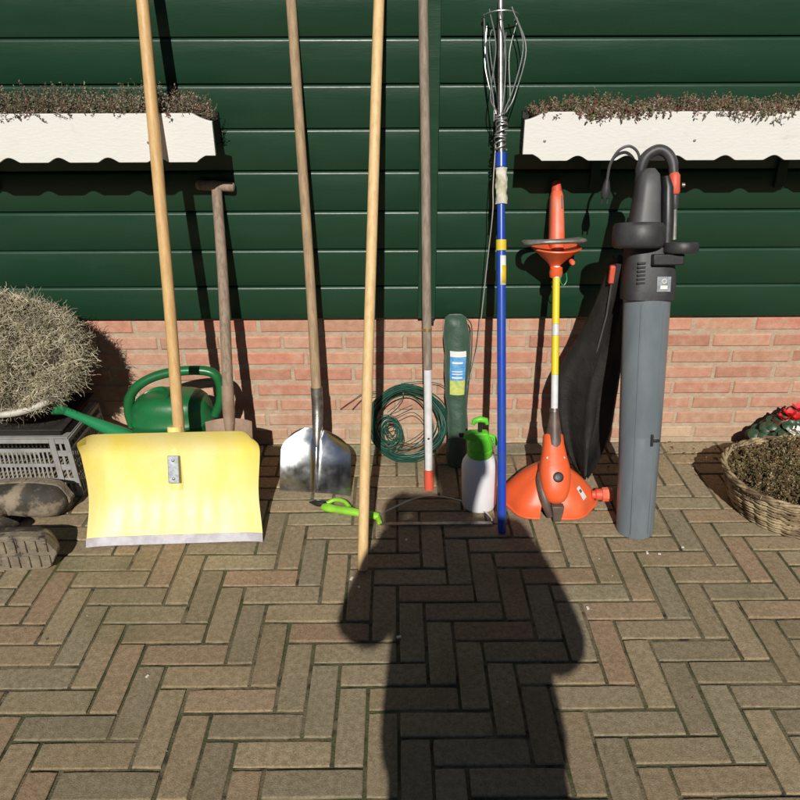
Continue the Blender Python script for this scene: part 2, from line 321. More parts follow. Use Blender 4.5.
# ---------------------------------------------------------------- wall: brick base and green board siding
wall = thing('shed_wall', 'dark green boarded wall standing on a low pale red brick base', 'wall', (0, 0, 0))
g = G(); g.box((-4.5, 0.0038, -0.25), (4.5, 0.12, 0.499))
g.build('mortar', 'mortar', wall, smooth=0)
g = G(); ch = 0.0619; zt = 0.500
for r in range(9):
    z1 = zt - r * ch - 0.006; z0 = z1 - 0.0455
    x = -4.4 - (0.11 if r % 2 else 0) - 0.03 * (r % 3)
    while x < 4.4:
        L = 0.209; d = random.gauss(0, 0.0014)
        k = random.uniform(0.88, 1.12); base = random.choice([(0.56, 0.245, 0.170), (0.57, 0.285, 0.195), (0.52, 0.25, 0.17), (0.55, 0.30, 0.20), (0.50, 0.23, 0.16), (0.55, 0.31, 0.22)])
        f = (0, 0.0, 0.0, 0.05, 0.12, 0.22, 0.5, 0.62, 0.7)[r] * random.uniform(0.6, 1.3)   # old splash-dirt and lime bloom near the ground
        dirt = (0.52, 0.40, 0.27); c = tuple((a * (1 - f) + b * f) * k for a, b in zip(base, dirt))
        x0, x1 = x + 0.0035, x + L + 0.001
        b = 0.004; y = d
        j = lambda: random.uniform(-0.0012, 0.0012)
        vs = [(x0, 0.03, z0), (x1, 0.03, z0), (x1, 0.03, z1), (x0, 0.03, z1)]
        vs += [(x0 + j(), y + b, z0 + j()), (x1 + j(), y + b, z0 + j()), (x1 + j(), y + b, z1 + j()), (x0 + j(), y + b, z1 + j())]
        vs += [(x0 + b, y, z0 + b), (x1 - b, y, z0 + b), (x1 - b, y, z1 - b), (x0 + b, y, z1 - b)]
        fs = [(8, 9, 10, 11)]
        for q in range(4):
            q2 = (q + 1) % 4; fs += [(q, q2, q2 + 4, q + 4), (q + 4, q2 + 4, q2 + 8, q + 8)]
        g.add(vs, fs, c); x += L + 0.009
g.build('brick_base', 'brick', wall, smooth=0)
# each board: flat face, rounded upper edge that drops back into a groove
def board_profile(z0, z1):
    P = [(0.006, z0), (-0.0165, z0 + 0.0005), (-0.0185, z0 + 0.003), (-0.0185, z1 - 0.0110)]
    for k in range(1, 7):
        a = radians(15 * k); P.append((-0.0185 + 0.0103 * (1 - cos(a)), z1 - 0.0110 + 0.0103 * sin(a)))
    P += [(-0.004, z1 - 0.0006), (-0.004, z1 + 0.004)]
    return P
g = G(); z0 = 0.5065; tops = [0.6215 + 0.1256 * k for k in range(14)]
for z1 in tops:
    P = board_profile(z0, z1); xs = [-4.5 + 9 * i / 60 for i in range(61)]; W = len(P); vs = []; fs = []
    ph = z1 * 40
    for x in xs:
        for (y, z) in P: vs.append((x, y + 0.0006 * sin(x * 1.7 + ph) + 0.0004 * sin(x * 5 + ph), z + 0.0005 * sin(x * 2.3 + ph * 2)))
    for i in range(60):
        for k in range(W - 1): fs.append((i * W + k, (i + 1) * W + k, (i + 1) * W + k + 1, i * W + k + 1))
    g.add(vs, fs); z0 = z1 + 0.0022
g.box((-4.5, 0.004, 0.503), (4.5, 0.10, 2.6))
g.build('board_siding', 'siding', wall, smooth=50)
g = G(); g.box((0.078, -0.031, 0.5085), (0.139, -0.004, 2.28)); g.build('joint_batten', 'siding', wall, bevel=0.003)
g = G(); g.box((0.118, -0.036, 0.494), (0.134, -0.004, 0.515)); g.build('bracket', 'black', wall, bevel=0.001)
g = G(); g.add([(-4.7, -0.62, 2.30), (4.7, -0.62, 2.30), (4.7, 2.2, 3.7), (-4.7, 2.2, 3.7), (-4.7, -0.62, 2.36), (4.7, -0.62, 2.36), (4.7, 2.2, 3.76), (-4.7, 2.2, 3.76)], [(0, 3, 2, 1), (4, 5, 6, 7), (0, 1, 5, 4), (1, 2, 6, 5), (2, 3, 7, 6), (3, 0, 4, 7)])
g.build('added_roof', 'pot_dark', wall)  # overhang out of view, added to block sky light and deepen the shadows
g = G(); g.box((-4.7, -0.645, 2.26), (4.7, -0.622, 2.40)); g.build('added_fascia', 'white_paint', wall, bevel=0.004)  # front edge of the added, unseen overhang

# ---------------------------------------------------------------- window boxes with scalloped boards
def scallop_board(x0, x1, zb, zt, first, end, top_notch=True):
    """outline of the front board in (x,z); end = +1: free end on the right, -1: free end on the left"""
    per = 0.1425; bw = 0.062; bh = 0.0135
    def zbot(x):
        k = round((x - first) / per); d = abs(x - first - k * per)
        z = zb
        if d < bw / 2: z += bh * max(0.0, 0.5 + 0.5 * cos(2 * pi * d / bw)) ** 0.6
        e = max(0.0, (x1 - x) if end > 0 else (x - x0))
        if e < 0.055: z = max(z, zb + 0.018 * min(1, (0.055 - e) / 0.026) ** 0.7)
        return z
    def ztop(x):
        e = max(0.0, (x1 - x) if end > 0 else (x - x0))
        if e < 0.055 and top_notch: return zt - 0.021 * (1 - (e / 0.055) ** 1.5)
        return zt
    return zbot, ztop
def window_box(x0, x1, first, end, label, name='window_box'):
    zb, zt = 1.053, 1.185; yf = -0.205
    root = thing(name, label, 'window box', ((x0 + x1) / 2, -0.1, 1.05), 'white scalloped window boxes on the green wall')
    zbot, ztop = scallop_board(x0, x1, zb, zt, first, end)
    N = int((x1 - x0) / 0.004); g = G(); vs = []; fs = []
    for i in range(N + 1):
        x = x0 + (x1 - x0) * i / N
        for y in (yf, yf + 0.014): vs += [(x, y, zbot(x)), (x, y, ztop(x))]
    for i in range(N):
        a = i * 4; b = a + 4
        fs += [(a, b, b + 1, a + 1), (a + 3, b + 3, b + 2, a + 2), (a + 1, b + 1, b + 3, a + 3), (a, a + 2, b + 2, b)]
    fs += [(0, 1, 3, 2), (N * 4, N * 4 + 2, N * 4 + 3, N * 4 + 1)]
    g.add(vs, fs); g.build('scalloped_board', 'white_paint', root, smooth=30, bevel=0.0015)
    for sx in [x0 + .06 + .43 * k for k in range(4)]:
        g2 = G(); g2.lathe([(0.0042, 0), (0.0042, .0012), (.002, .0018)], Matrix.Translation((sx, yf, zb + .055)) @ Matrix.Rotation(pi / 2, 4, 'X'), 12); g2.build('screw', 'zinc', root)
    g = G(); a, b = (x0 + 0.02, x1 - 0.02)
    g.box((a, yf + 0.016, zb + 0.02), (b, -0.022, zb + 0.035)); g.box((a, yf + 0.016, zb + 0.037), (b, yf + 0.03, zt - 0.03))
    g.box((a, -0.036, zb + 0.037), (b, -0.022, zt - 0.01))
    e0 = a if end < 0 else b - 0.012
    g.box((e0, yf + 0.031, zb + 0.037), (e0 + 0.012, -0.037, zt - 0.03))
    g.build('trough', 'dark_trough', root)
    for bx in (x0 + 0.25, (x0 + x1) / 2, x1 - 0.25):
        g = G(); g.box((bx, -0.19, zb + 0.004), (bx + 0.03, -0.021, zb + 0.018)); g.box((bx, -0.032, zb - 0.11), (bx + 0.03, -0.021, zb + 0.003)); g.build('bracket', 'siding', root, bevel=0.001)
    g = G(); g.sheet(lambda u, v: (a + 0.015 + (b - a - 0.03) * u, yf + 0.032 + 0.130 * v, zt - 0.035 + 0.008 * noise.noise(V((u * 30, v * 4, 0)))), 60, 5, (0, 0, -0.02)); g.build('soil', 'soil', root)
    return root
window_box(-2.05, -0.513, -0.513 - 0.085 - 0.1425 + 0.06, +1, 'long white scalloped window box at the left edge, above the snow shovel')
window_box(0.371, 2.05, 0.371 + 0.16, -1, 'long white scalloped window box at the right edge, above the leaf blower')

def sprig(g, base, d, L, cols, leaf=0.004, n=14, r=0.0009, stemcol=(0.12, 0.085, 0.055), droop=0.0):
    d = V(d).normalized(); p = V(base); pts = [p.copy()]; K = 5
    for k in range(K):
        d = (d + V((random.gauss(0, .16), random.gauss(0, .16), random.gauss(0, .12) - droop * (k / K)))).normalized(); p = p + d * L / K; pts.append(p.copy())
    g.tube(pts, [r * (1.2 - 0.8 * i / K) for i in range(K + 1)], 3, False, col=stemcol)
    c = random.choice(cols); kk = random.uniform(0.7, 1.35)
    for i in range(n):
        t = 0.25 + 0.75 * (i + random.random()) / n; f = t * K; a = min(int(f), K - 1); q = pts[a].lerp(pts[a + 1], f - a)
        s = leaf * random.uniform(0.6, 1.3); u = V((random.gauss(0, 1), random.gauss(0, 1), random.gauss(0.4, 1))).normalized(); w_ = u.cross(V((random.random(), random.random(), random.random()))).normalized()
        cc = c if random.random() < .7 else random.choice(cols); cc = tuple(z * kk for z in cc)
        e = q + u * s * 1.6; wd = w_ * s * .45; up = u.cross(w_) * s * 0.3
        g.add([q, q + u * s * .8 + wd, e, q + u * s * .8 - wd, q + u * s * .8 + up], [(0, 1, 4), (1, 2, 4), (2, 3, 4), (3, 0, 4)], cc)
HC = [(0.20, 0.16, 0.10), (0.24, 0.17, 0.13), (0.12, 0.13, 0.06), (0.16, 0.15, 0.08), (0.28, 0.23, 0.17), (0.20, 0.10, 0.08), (0.33, 0.29, 0.22)]
def heather(x0, x1, top, n, hang, label, end, greys=False):
    g = G(); cols = HC + ([(0.25, 0.24, 0.19), (0.12, 0.13, 0.08)] if greys else [(0.24, 0.08, 0.07), (0.14, 0.17, 0.06)])
    for _ in range(n):
        x = random.uniform(x0, x1); y = -0.04 - abs(random.betavariate(1.2, 1.2)) * 0.155
        h = top * random.uniform(0.5, 1.15) * (0.8 + 0.4 * noise.noise(V((x * 9, 0, 1)))); e = (x1 - x) if end > 0 else (x - x0); h *= min(1, 0.45 + e / 0.12)
        sprig(g, (x, y, 1.15), (random.gauss(0, .5), random.gauss(-.15, .45), 1), h + 0.035, cols, 0.0048, 16)
    for _ in range(hang):
        x = random.choice([random.uniform(x0, x1), random.gauss(0.67, 0.04), random.gauss(1.02, .05), random.gauss(0.57, 0.015)]) if not greys else random.uniform(x0, x1)
        if not (x0 < x < x1): continue
        sprig(g, (x, -0.19, 1.182), (random.gauss(0, .4), -1.0, .35), random.uniform(0.018, 0.048), cols, 0.0066, 12, droop=1.3 if random.random() < .5 else .4)
    o = g.build('heather', 'plant', smooth=0, loc=((x0 + x1) / 2, -0.1, 1.15)); tag(o, label, 'plant', 'dry heather in the window boxes', 'stuff'); return o
heather(-2.0, -0.545, 0.085, 1500, 14, 'dense dry brown heather growing in the left window box', 1, True)
heather(0.41, 2.0, 0.050, 1500, 130, 'low reddish brown heather spilling over the front of the right window box', -1)

# ---------------------------------------------------------------- snow shovel
sh = thing('snow_shovel', 'wide yellow snow shovel with a pale wooden handle leaning at the left', 'snow shovel', (-0.668, -0.61, 0))
side = V((0.998, 0.060, 0)); bB = V((-0.668, -0.608, 0.002)); bT = V((-0.672, -0.475, 0.318))
mt = frame(bB, bT, side); BL = (bT - bB).length
def shovel_pt(u, v):
    s = u * 2 - 1; z = v * BL
    hw = 0.262 - 0.010 * sin(pi * min(1, v * 1.15)) ** 2
    if v > 0.86:
        q = (v - 0.86) / 0.14; hw *= 1 - 0.055 * q ** 2.6
    # rounded top corners
    zc = z - 0.020 * max(0, (abs(s) - 0.86) / 0.14) ** 2 * max(0, (v - .8) / .2)
    dish = 0.034 * sin(pi * v) * (1 - 0.35 * s * s) + 0.014
    lip = -0.040 * max(0, (abs(s) - 0.72) / 0.28) ** 2 * (0.35 + 0.65 * v)
    toplip = -0.045 * max(0, (v - 0.80) / 0.20) ** 2
    rib = 0.0005 * cos(s * 30) * (1 if abs(s) < .85 else 0) * min(1, v * 4) * min(1, (1 - v) * 4)
    return mt @ V((s * hw, dish + lip + toplip + rib - 0.014, zc))
g = G(); g.sheet(lambda u, v: shovel_pt(u, 0.055 + v * 0.945), 72, 44, mt.to_3x3() @ V((0, 0.004, 0)))
g.build('blade', 'yellow', sh, smooth=60)
g = G()
g.sheet(lambda u, v: V(shovel_pt(u, v * 0.075)) + mt.to_3x3() @ V((0, -0.003, 0)), 40, 3, mt.to_3x3() @ V((0, 0.009, 0))); g.build('edge_strip', 'strip', sh, smooth=40)
hm0 = V((-0.6655, -0.500, 0.215)); hm1 = V((-0.672, -0.226, 1.20)); hd = (hm1 - hm0).normalized()
hb = V((-0.6645, -0.440, 0.275)); ht = hb + (V((-0.6715, -0.2265, 1.20)) - hb) * 1.46
pts, rs = handle(hb, ht, 0.0175, 0.004, 0.0165)
g = G(); g.tube(pts, rs, 20); g.build('handle', 'new_wood', sh)
g = G(); fm = mt @ Matrix.Translation((-0.002, 0.011, 0.225)); g.box((-0.0165, -0.006, -0.042), (0.0165, -0.001, 0.042), fm)
pl = g.build('bracket_plate', 'zinc', sh, bevel=0.0015)
for zz in (-0.028, 0.028):
    g = G(); g.lathe([(0.0048, 0), (0.0045, 0.0018), (0.0025, 0.003)], fm @ Matrix.Translation((0, -0.006, zz)) @ Matrix.Rotation(pi / 2, 4, 'X'), 12); g.build('rivet', 'dull_steel', pl)
g = G(); g.tube([mt @ V((0, 0.045, 0.16)), mt @ V((0, 0.040, 0.24)), mt @ V((0, 0.034, BL + 0.01))], 0.0225, 16); g.build('socket', 'yellow', sh)

# ---------------------------------------------------------------- old spade with a T grip
sp = thing('spade', 'old spade with a grey wooden T grip and rusty blade, behind the yellow shovel', 'spade', (-0.55, -0.36, 0))
B = V((-0.552, -0.262, 0.245)); T = V((-0.5605, -0.036, 0.957)); mt = frame(B, T)
pts, rs = handle(B - (T - B) * 0.02, T, 0.0185, 0.004, 0.0165, rounded=False); g = G(); g.tube(pts, rs, 16); g.build('handle', 'old_wood', sp)
gm = frame((-0.625, -0.037, 0.961), (-0.503, -0.037, 0.953), (0, 1, 0))
g = G(); L = 0.122
g.tube([gm @ V((0, 0, z)) for z in (0, .003, .01, .04, L / 2, L - .04, L - .01, L - .003, L)], [.009, .0135, .0155, .015, .017, .015, .0155, .0135, .009], 16); g.build('grip', 'old_wood', sp)
bm_ = frame((-0.550, -0.352, -0.002), (-0.552, -0.262, 0.250)); bl = 0.265
def spade_pt(u, v):
    s = 2 * u - 1; hw = 0.074 + 0.003 * v; z = v * bl - (0.010 * s * s if v > .9 else 0) - (1 - v) * 0.012 * (1 - s * s) * -1 * 0
    return bm_ @ V((s * hw, 0.012 * (1 - s * s) * (0.3 + v) - 0.010 * v * v, z))
g = G(); g.sheet(spade_pt, 24, 16, bm_.to_3x3() @ V((0, 0.0028, 0))); g.build('blade', 'rust', sp)
g = G(); g.tube([bm_ @ V((0, -0.004, bl - 0.10)), bm_ @ V((0, 0.0, bl - 0.03)), B + (T - B) * 0.03, B + (T - B) * 0.15], [0.006, 0.016, 0.0205, 0.0205], 16); g.build('socket', 'rust', sp)

# ---------------------------------------------------------------- steel scoop shovel
sc = thing('scoop_shovel', 'shiny steel scoop shovel with a long worn wooden handle', 'shovel', (-0.28, -0.34, 0))
B = V((-0.2635, -0.205, 0.225)); T0 = V((-0.2865, -0.062, 1.208)); T = B + (T0 - B) * 1.36
pts, rs = handle(B, T, 0.0165, 0.003, 0.0145); g = G(); g.tube(pts, rs, 16); g.build('handle', 'mid_wood', sc)
def scoop_pt(u, v):
    s = 2 * u - 1
    hw = 0.1215 - 0.004 * v
    if v > 0.66: hw *= sqrt(max(0.0, 1 - ((v - 0.66) / 0.36) ** 2 * 0.86))
    z = 0.002 + 0.188 * v
    y = -0.338 + 0.19 * (0.34 * v + 0.50 * v ** 2.3 / 2.3)
    y += -0.012 * abs(s) ** 2.5 * (0.5 + v) + 0.0 * s
    ridge = math.exp(-(s / 0.075) ** 2) * -0.009 * min(1, 0.2 + v)
    cx = -0.2735 + 0.007 * v
    return V((cx + s * hw, y + ridge - 0.018 * s, z + 0.0 * s))
g = G(); g.sheet(scoop_pt, 60, 40, (0, 0.0018, -0.0008)); g.build('scoop_blade', 'steel', sc, smooth=60)
g = G(); g.tube([(-0.2665, -0.272, 0.140), (-0.2655, -0.252, 0.178), (-0.265, -0.222, 0.212), B + (T - B) * 0.03, B + (T - B) * 0.075], [0.006, 0.014, 0.0185, 0.0195, 0.0195], 18)
g.build('socket', 'dull_steel', sc)

# ---------------------------------------------------------------- loose broom stick
o = None
B = V((-0.0975, -0.738, 0.0005)); T0 = V((-0.0465, -0.230, 1.22)); T = B + (T0 - B) * 1.42
pts, rs = handle(B, T, 0.0150, -0.003, 0.0150); g = G(); g.tube(pts, rs, 20)
o = g.build('wooden_stick', 'pine', loc=(B.x, B.y, 0)); tag(o, 'long bare pale wooden stick without any head, standing furthest forward', 'stick')

# ---------------------------------------------------------------- grey pole with white and red foot
gp = thing('garden_pole', 'grey wooden pole with a white metal section and red foot', 'pole', (0.112, -0.325, 0))
B = V((0.112, -0.327, 0.001)); T0 = V((0.0905, -0.098, 1.208)); A = (T0 - B)
def along(a): return B + A * a
g = G(); g.tube([along(a) for a in (0, .002, .01, .06)], [.011, .0155, .0165, .0155], 18); g.build('foot', 'red_plastic', gp)
g = G(); g.tube([along(a) for a in (.061, .2, .342)], [.0132, .0132, .0132], 18); g.build('white_section', 'white_metal', gp)
g = G(); g.lathe([(0.004, 0), (0.0035, 0.001)], Matrix.Translation(along(0.155) + V((0, -0.0132, 0))) @ Matrix.Rotation(pi / 2, 4, 'X'), 12); g.build('screw', 'black', gp)
pts, rs = handle(along(.343), along(1.31), 0.0148, 0, 0.0142, rounded=False); g = G(); g.tube(pts, rs, 16); g.build('shaft', 'grey_wood', gp)
g = G(); g.tube([along(.445), along(.452)], [.0158, .0158], 18); g.build('ring', 'brass', gp)

# ---------------------------------------------------------------- blue telescopic fruit picker
bp_ = thing('fruit_picker', 'tall blue telescopic pole with a wire fruit picker head', 'fruit picker', (0.327, -0.566, 0))
B = V((0.327, -0.567, 0.001)); T0 = V((0.3125, -0.17, 1.08)); A = T0 - B
g = G(); g.tube([along(a) for a in (0, .003, .012, .4, .755)], [.009, .0125, .0135, .0135, .0135], 20); g.build('lower_tube', 'blue_pole', bp_)
g = G(); g.tube([along(.748), along(.775)], [.0155, .0155], 18); g.build('collar', 'yellow_clip', bp_)
g = G(); g.tube([along(.756), along(.98)], [.0118, .0118], 18); g.build('upper_tube', 'blue_pole', bp_)
g = G()
fr = frame(B, T0)
Ls = A.length
g.sheet(lambda u, v: fr @ V((0.0142 * sin(radians(-20 + 110 * u)), -0.0142 * cos(radians(-20 + 110 * u)), Ls * (0.660 + 0.075 * v))), 8, 2); g.build('label', 'lbl_white', bp_, solid=0.0004)
g = G(); g.sheet(lambda u, v: fr @ V((0.0147 * sin(radians(0 + 80 * u)), -0.0147 * cos(radians(0 + 80 * u)), Ls * (0.665 + 0.045 * v))), 8, 2); g.build('label', 'yellow_clip', bp_, solid=0.0004)
g = G(); rings = []
for i in range(14):
    t = i / 13; a = 0.865 + 0.09 * t
    rings.append([fr @ V(((0.0155 + 0.002 * sin(k * 2.1 + i * .9)) * cos(2 * pi * k / 14) * 1.05 + 0.001, (0.0155 + 0.002 * cos(k * 1.7 + i)) * sin(2 * pi * k / 14), Ls * a)) for k in range(14)])
g.loft(rings); g.build('wrapping', 'paper', bp_)
g = G(); g.tube([along(.957), along(.992)], [.0165, .0165], 18); g.build('blue_ring', 'blue_pole', bp_)
g = G()
pp = []
for i in range(150):
    t = i / 149; q = t * 2 * pi * 9.5; rr = 0.0165 + 0.003 * sin(i * 0.35); pp.append(fr @ V((rr * cos(q), rr * sin(q), Ls * (1.0 + 0.092 * t + 0.004 * sin(i * .5)))))
g.tube(pp, 0.0026, 6); g.build('spring', 'galv', bp_, smooth=60)
g = G(); g.tube([along(.98), along(1.36)], [.0095, .0085], 14); g.build('neck_tube', 'dull_steel', bp_)
cap = along(1.33)
for k in range(9):
    q = 2 * pi * k / 9 + .3
    p0 = fr @ V((0.016 * cos(q), 0.016 * sin(q), Ls * 1.09)); p1 = fr @ V((0.045 * cos(q), 0.040 * sin(q), Ls * 1.15)); p2 = fr @ V((0.058 * cos(q + .12), 0.05 * sin(q + .12), Ls * 1.24)); p3 = fr @ V((0.05 * cos(q + .1), 0.045 * sin(q + .1), Ls * 1.32))
    jx = lambda s_=.009: V((random.gauss(0, s_), random.gauss(0, s_ * .6), random.gauss(0, s_ * 1.6)))
    p1 += jx(); p2 += jx(.013); p3 += jx(.006)
    if k in (1, 4, 6): p0, p1 = fr @ V((0.020 * cos(q), 0.016 * sin(q), Ls * 1.07)), fr @ V((0.025 * cos(q + .5), 0.02 * sin(q), Ls * 1.13))
    g = G(); g.tube(smoothpts([p0, p1, p2, p3], 6), 0.0018, 6); g.build('basket_wire', 'galv', bp_)
g = G(); g.tube([fr @ V((0.052 * cos(2 * pi * k / 28), 0.047 * sin(2 * pi * k / 28), Ls * 1.32)) for k in range(28)], 0.002, 6, closed=True); g.build('basket_ring', 'galv', bp_)
g = G(); g.tube(smoothpts([(0.297, -0.165, 1.10), (0.293, -0.185, 0.98), (0.2955, -0.19, 0.90), (0.293, -0.13, 0.70), (0.287, -0.075, 0.46), (0.274, -0.05, 0.345), (0.262, -0.045, 0.27)], 8), 0.0017, 6); g.build('pull_cord', 'cord', bp_)

# ---------------------------------------------------------------- green nylon sleeve with label
nb = thing('green_sleeve_bag', 'long dark green nylon sleeve bag with a blue and yellow label', 'bag', (0.222, -0.16, 0))
lv = [(0.000, 0.216, -0.165, .030, .022), (0.03, 0.219, -0.155, .038, .028), (0.09, 0.2215, -0.138, .036, .030), (0.13, 0.2215, -0.127, .035, .030), (0.20, 0.218, -0.108, .037, .032), (0.26, 0.215, -0.094, .040, .033), (0.33, 0.216, -0.078, .043, .033),
      (0.40, 0.2175, -0.063, .045, .032), (0.46, 0.2125, -0.054, .045, .030), (0.50, 0.209, -0.048, .041, .026), (0.517, 0.207, -0.045, .036, .020), (0.525, 0.207, -0.043, .026, .012)]
def bag_ring(z, cx, cy, rx, ry):
    R_ = []
    for k in range(28):
        q = 2 * pi * k / 28; wv = 1 + 0.07 * noise.noise(V((cos(q) * 2.2, sin(q) * 2.2, z * 16))) + 0.035 * sin(z * 60 + q * 2)
        R_.append(V((cx + rx * cos(q) * wv, cy + ry * sin(q) * wv, z)))
    return R_
import bisect
def lv_at(z):
    for a, b in zip(lv, lv[1:]):
        if a[0] <= z <= b[0]:
            t = (z - a[0]) / (b[0] - a[0]); return tuple(x + (y - x) * t for x, y in zip(a, b))
    return lv[-1]
g = G(); g.loft([bag_ring(*lv_at(0.525 * i / 60)) for i in range(61)]); g.build('sleeve', 'nylon', nb, smooth=60)
def lblpt(z, s, off=0.003):
    _, cx, cy, rx, ry = lv_at(z); q = radians(-92 + s * 50); return V((cx + 0.001 + (rx + off) * cos(q), cy + (ry + off + .001) * sin(q), z))
for z0_, z1_, mm in ((0.262, 0.312, 'lbl_yellow'), (0.3125, 0.355, 'lbl_blue'), (0.3555, 0.392, 'lbl_blue'), (0.3925, 0.412, 'lbl_white')):
    g = G(); g.sheet(lambda u, v: lblpt(z0_ + (z1_ - z0_) * v, -0.72 + 1.42 * u), 10, 4, (0, 0.001, 0)); g.build('label', mm, nb)
for a_, b_ in ((0.32, 0.325), (0.333, 0.336), (0.342, 0.345), (0.37, 0.376)):
    g = G(); g.sheet(lambda u, v: lblpt(a_ + (b_ - a_) * v, -0.5 + 0.9 * u, 0.0042), 8, 1, (0, 0.0006, 0)); g.build('print_line', 'lbl_white', nb)
g = G(); g.tube(smoothpts([(0.245, -0.045, 0.515), (0.262, -0.06, 0.49), (0.264, -0.075, 0.40), (0.259, -0.09, 0.32), (0.252, -0.11, 0.24)], 6), 0.003, 6, flat=.5); g.build('cord_strap', 'nylon', nb)

# ---------------------------------------------------------------- pressure sprayer
ps = thing('pressure_sprayer', 'small white pressure sprayer bottle with a bright green pump head', 'sprayer', (0.273, -0.415, 0))
mt = Matrix.Translation((0.2725, -0.412, 0.0)) @ Matrix.Rotation(radians(-2), 4, 'Y')
g = G(); g.lathe([(0.046, 0.001), (0.053, 0.003), (0.056, 0.012), (0.0565, 0.06), (0.0575, 0.11), (0.0575, 0.150), (0.054, 0.168), (0.045, 0.183), (0.036, 0.192), (0.034, 0.20)], mt, 36); g.build('tank', 'bottle', ps)
g = G(); g.lathe([(0.037, 0.189), (0.040, 0.194), (0.040, 0.212), (0.036, 0.216), (0.040, 0.220), (0.041, 0.238), (0.034, 0.252), (0.020, 0.258), (0.017, 0.262)], mt, 24); g.build('collar', 'lime', ps)
g = G(); g.prism([(-0.022, 0.25), (0.024, 0.25), (0.030, 0.262), (0.022, 0.274), (-0.030, 0.276), (-0.052, 0.268), (-0.054, 0.258), (-0.040, 0.252)], mt @ Matrix.Translation((0, -0.016, 0)), 0.032); g.build('spray_body', 'lime', ps, bevel=0.004)
g = G(); g.tube([mt @ V((-0.052, 0, 0.264)), mt @ V((-0.066, 0, 0.264))], [.008, .007], 12); g.build('nozzle', 'black', ps)
g = G(); g.tube([mt @ V((0, 0, 0.27)), mt @ V((0, 0, 0.305))], .007, 12); g.build('pump_rod', 'black', ps)
g = G(); g.tube([mt @ V((-0.022, 0, 0.300)), mt @ V((-0.018, 0, 0.313)), mt @ V((0, 0, 0.318)), mt @ V((0.018, 0, 0.313)), mt @ V((0.022, 0, 0.300))], [.006, .009, .010, .009, .006], 12); g.build('pump_handle', 'lime', ps)
g = G(); g.tube(smoothpts([mt @ V((0.022, 0, 0.262)), mt @ V((0.044, 0, 0.252)), mt @ V((0.050, 0, 0.225))], 5), [.006] * 11, 10); g.build('trigger', 'lime', ps)

# ---------------------------------------------------------------- coil of green wire
cw = thing('wire_coil', 'coil of dark green plastic coated wire leaning on the brick base', 'wire', (0.045, -0.15, 0))
C0 = V((0.043, -0.098, 0.1345)); cu = V((1, 0, 0)); cv = V((0, 0.052, 0.125)).normalized(); cn = cu.cross(cv)
for k in range(17):
    R_ = 0.124 + random.uniform(-.010, .014) - (.02 if k > 14 else 0); off = V((random.gauss(0, .006), 0, 0)) + cn * random.gauss(0, .005); ph = random.uniform(0, 6); e = random.uniform(.96, 1.03)
    g = G(); g.tube([C0 + off + cu * (R_ * cos(q) + .006 * sin(3 * q + ph)) + cv * (R_ * e * sin(q) + .005 * cos(2 * q + ph)) + cn * .005 * sin(q * 2 + ph) for q in [2 * pi * i / 48 for i in range(48)]], 0.0026, 6, closed=True); g.build('wire_loop', 'green_wire', cw, smooth=60)
C1 = V((-0.022, -0.125, 0.118)); pp = []
for i in range(520):
    q = i * 0.145; rr = 0.014 + 0.036 * abs(sin(i * 0.021)) + .010 * sin(i * .11); pp.append(C1 + cu * (rr * cos(q) * 0.95 + .006 * sin(i * .031)) + cv * (rr * sin(q) * 1.15 + .007 * cos(i * .043)) + cn * .012 * sin(i * 0.077))
g = G(); g.tube(pp, 0.0020, 5); g.build('inner_tangle', 'green_wire', cw, smooth=60)
for P_ in ([(-0.01, -0.10, 0.15), (0.06, -0.09, 0.175), (0.105, -0.10, 0.135), (0.10, -0.12, 0.09), (0.05, -0.14, 0.055), (0.0, -0.15, 0.045)],
           [(0.02, -0.03, 0.262), (0.10, -0.03, 0.268), (0.17, -0.035, 0.255), (0.205, -0.045, 0.205), (0.20, -0.06, 0.15)],
           [(0.10, -0.09, 0.19), (0.13, -0.085, 0.15), (0.09, -0.11, 0.10), (0.02, -0.135, 0.07), (-0.05, -0.14, 0.06), (-0.08, -0.12, 0.10)], [(0.06, -0.08, 0.20), (0.01, -0.09, 0.18), (-0.04, -0.10, 0.15), (0.0, -0.13, 0.09), (0.07, -0.13, 0.07), (0.13, -0.11, 0.11)],
           [(0.02, -0.035, 0.255), (0.028, -0.05, 0.225), (0.01, -0.06, 0.195), (-0.03, -0.08, 0.17)]):
    g = G(); g.tube(smoothpts(P_, 8), 0.0015, 6); g.build('loose_end', 'green_wire', cw, smooth=60)
for P_ in ([(-0.065, -0.04, 0.235), (-0.11, -0.02, 0.222), (-0.16, -0.015, 0.185), (-0.204, -0.015, 0.152)], [(-0.075, -0.045, 0.225), (-0.12, -0.02, 0.195), (-0.16, -0.015, 0.150)]):
    g = G(); g.tube(smoothpts(P_, 8), 0.0014, 6); g.build('loose_end', 'dull_steel', cw, smooth=60)

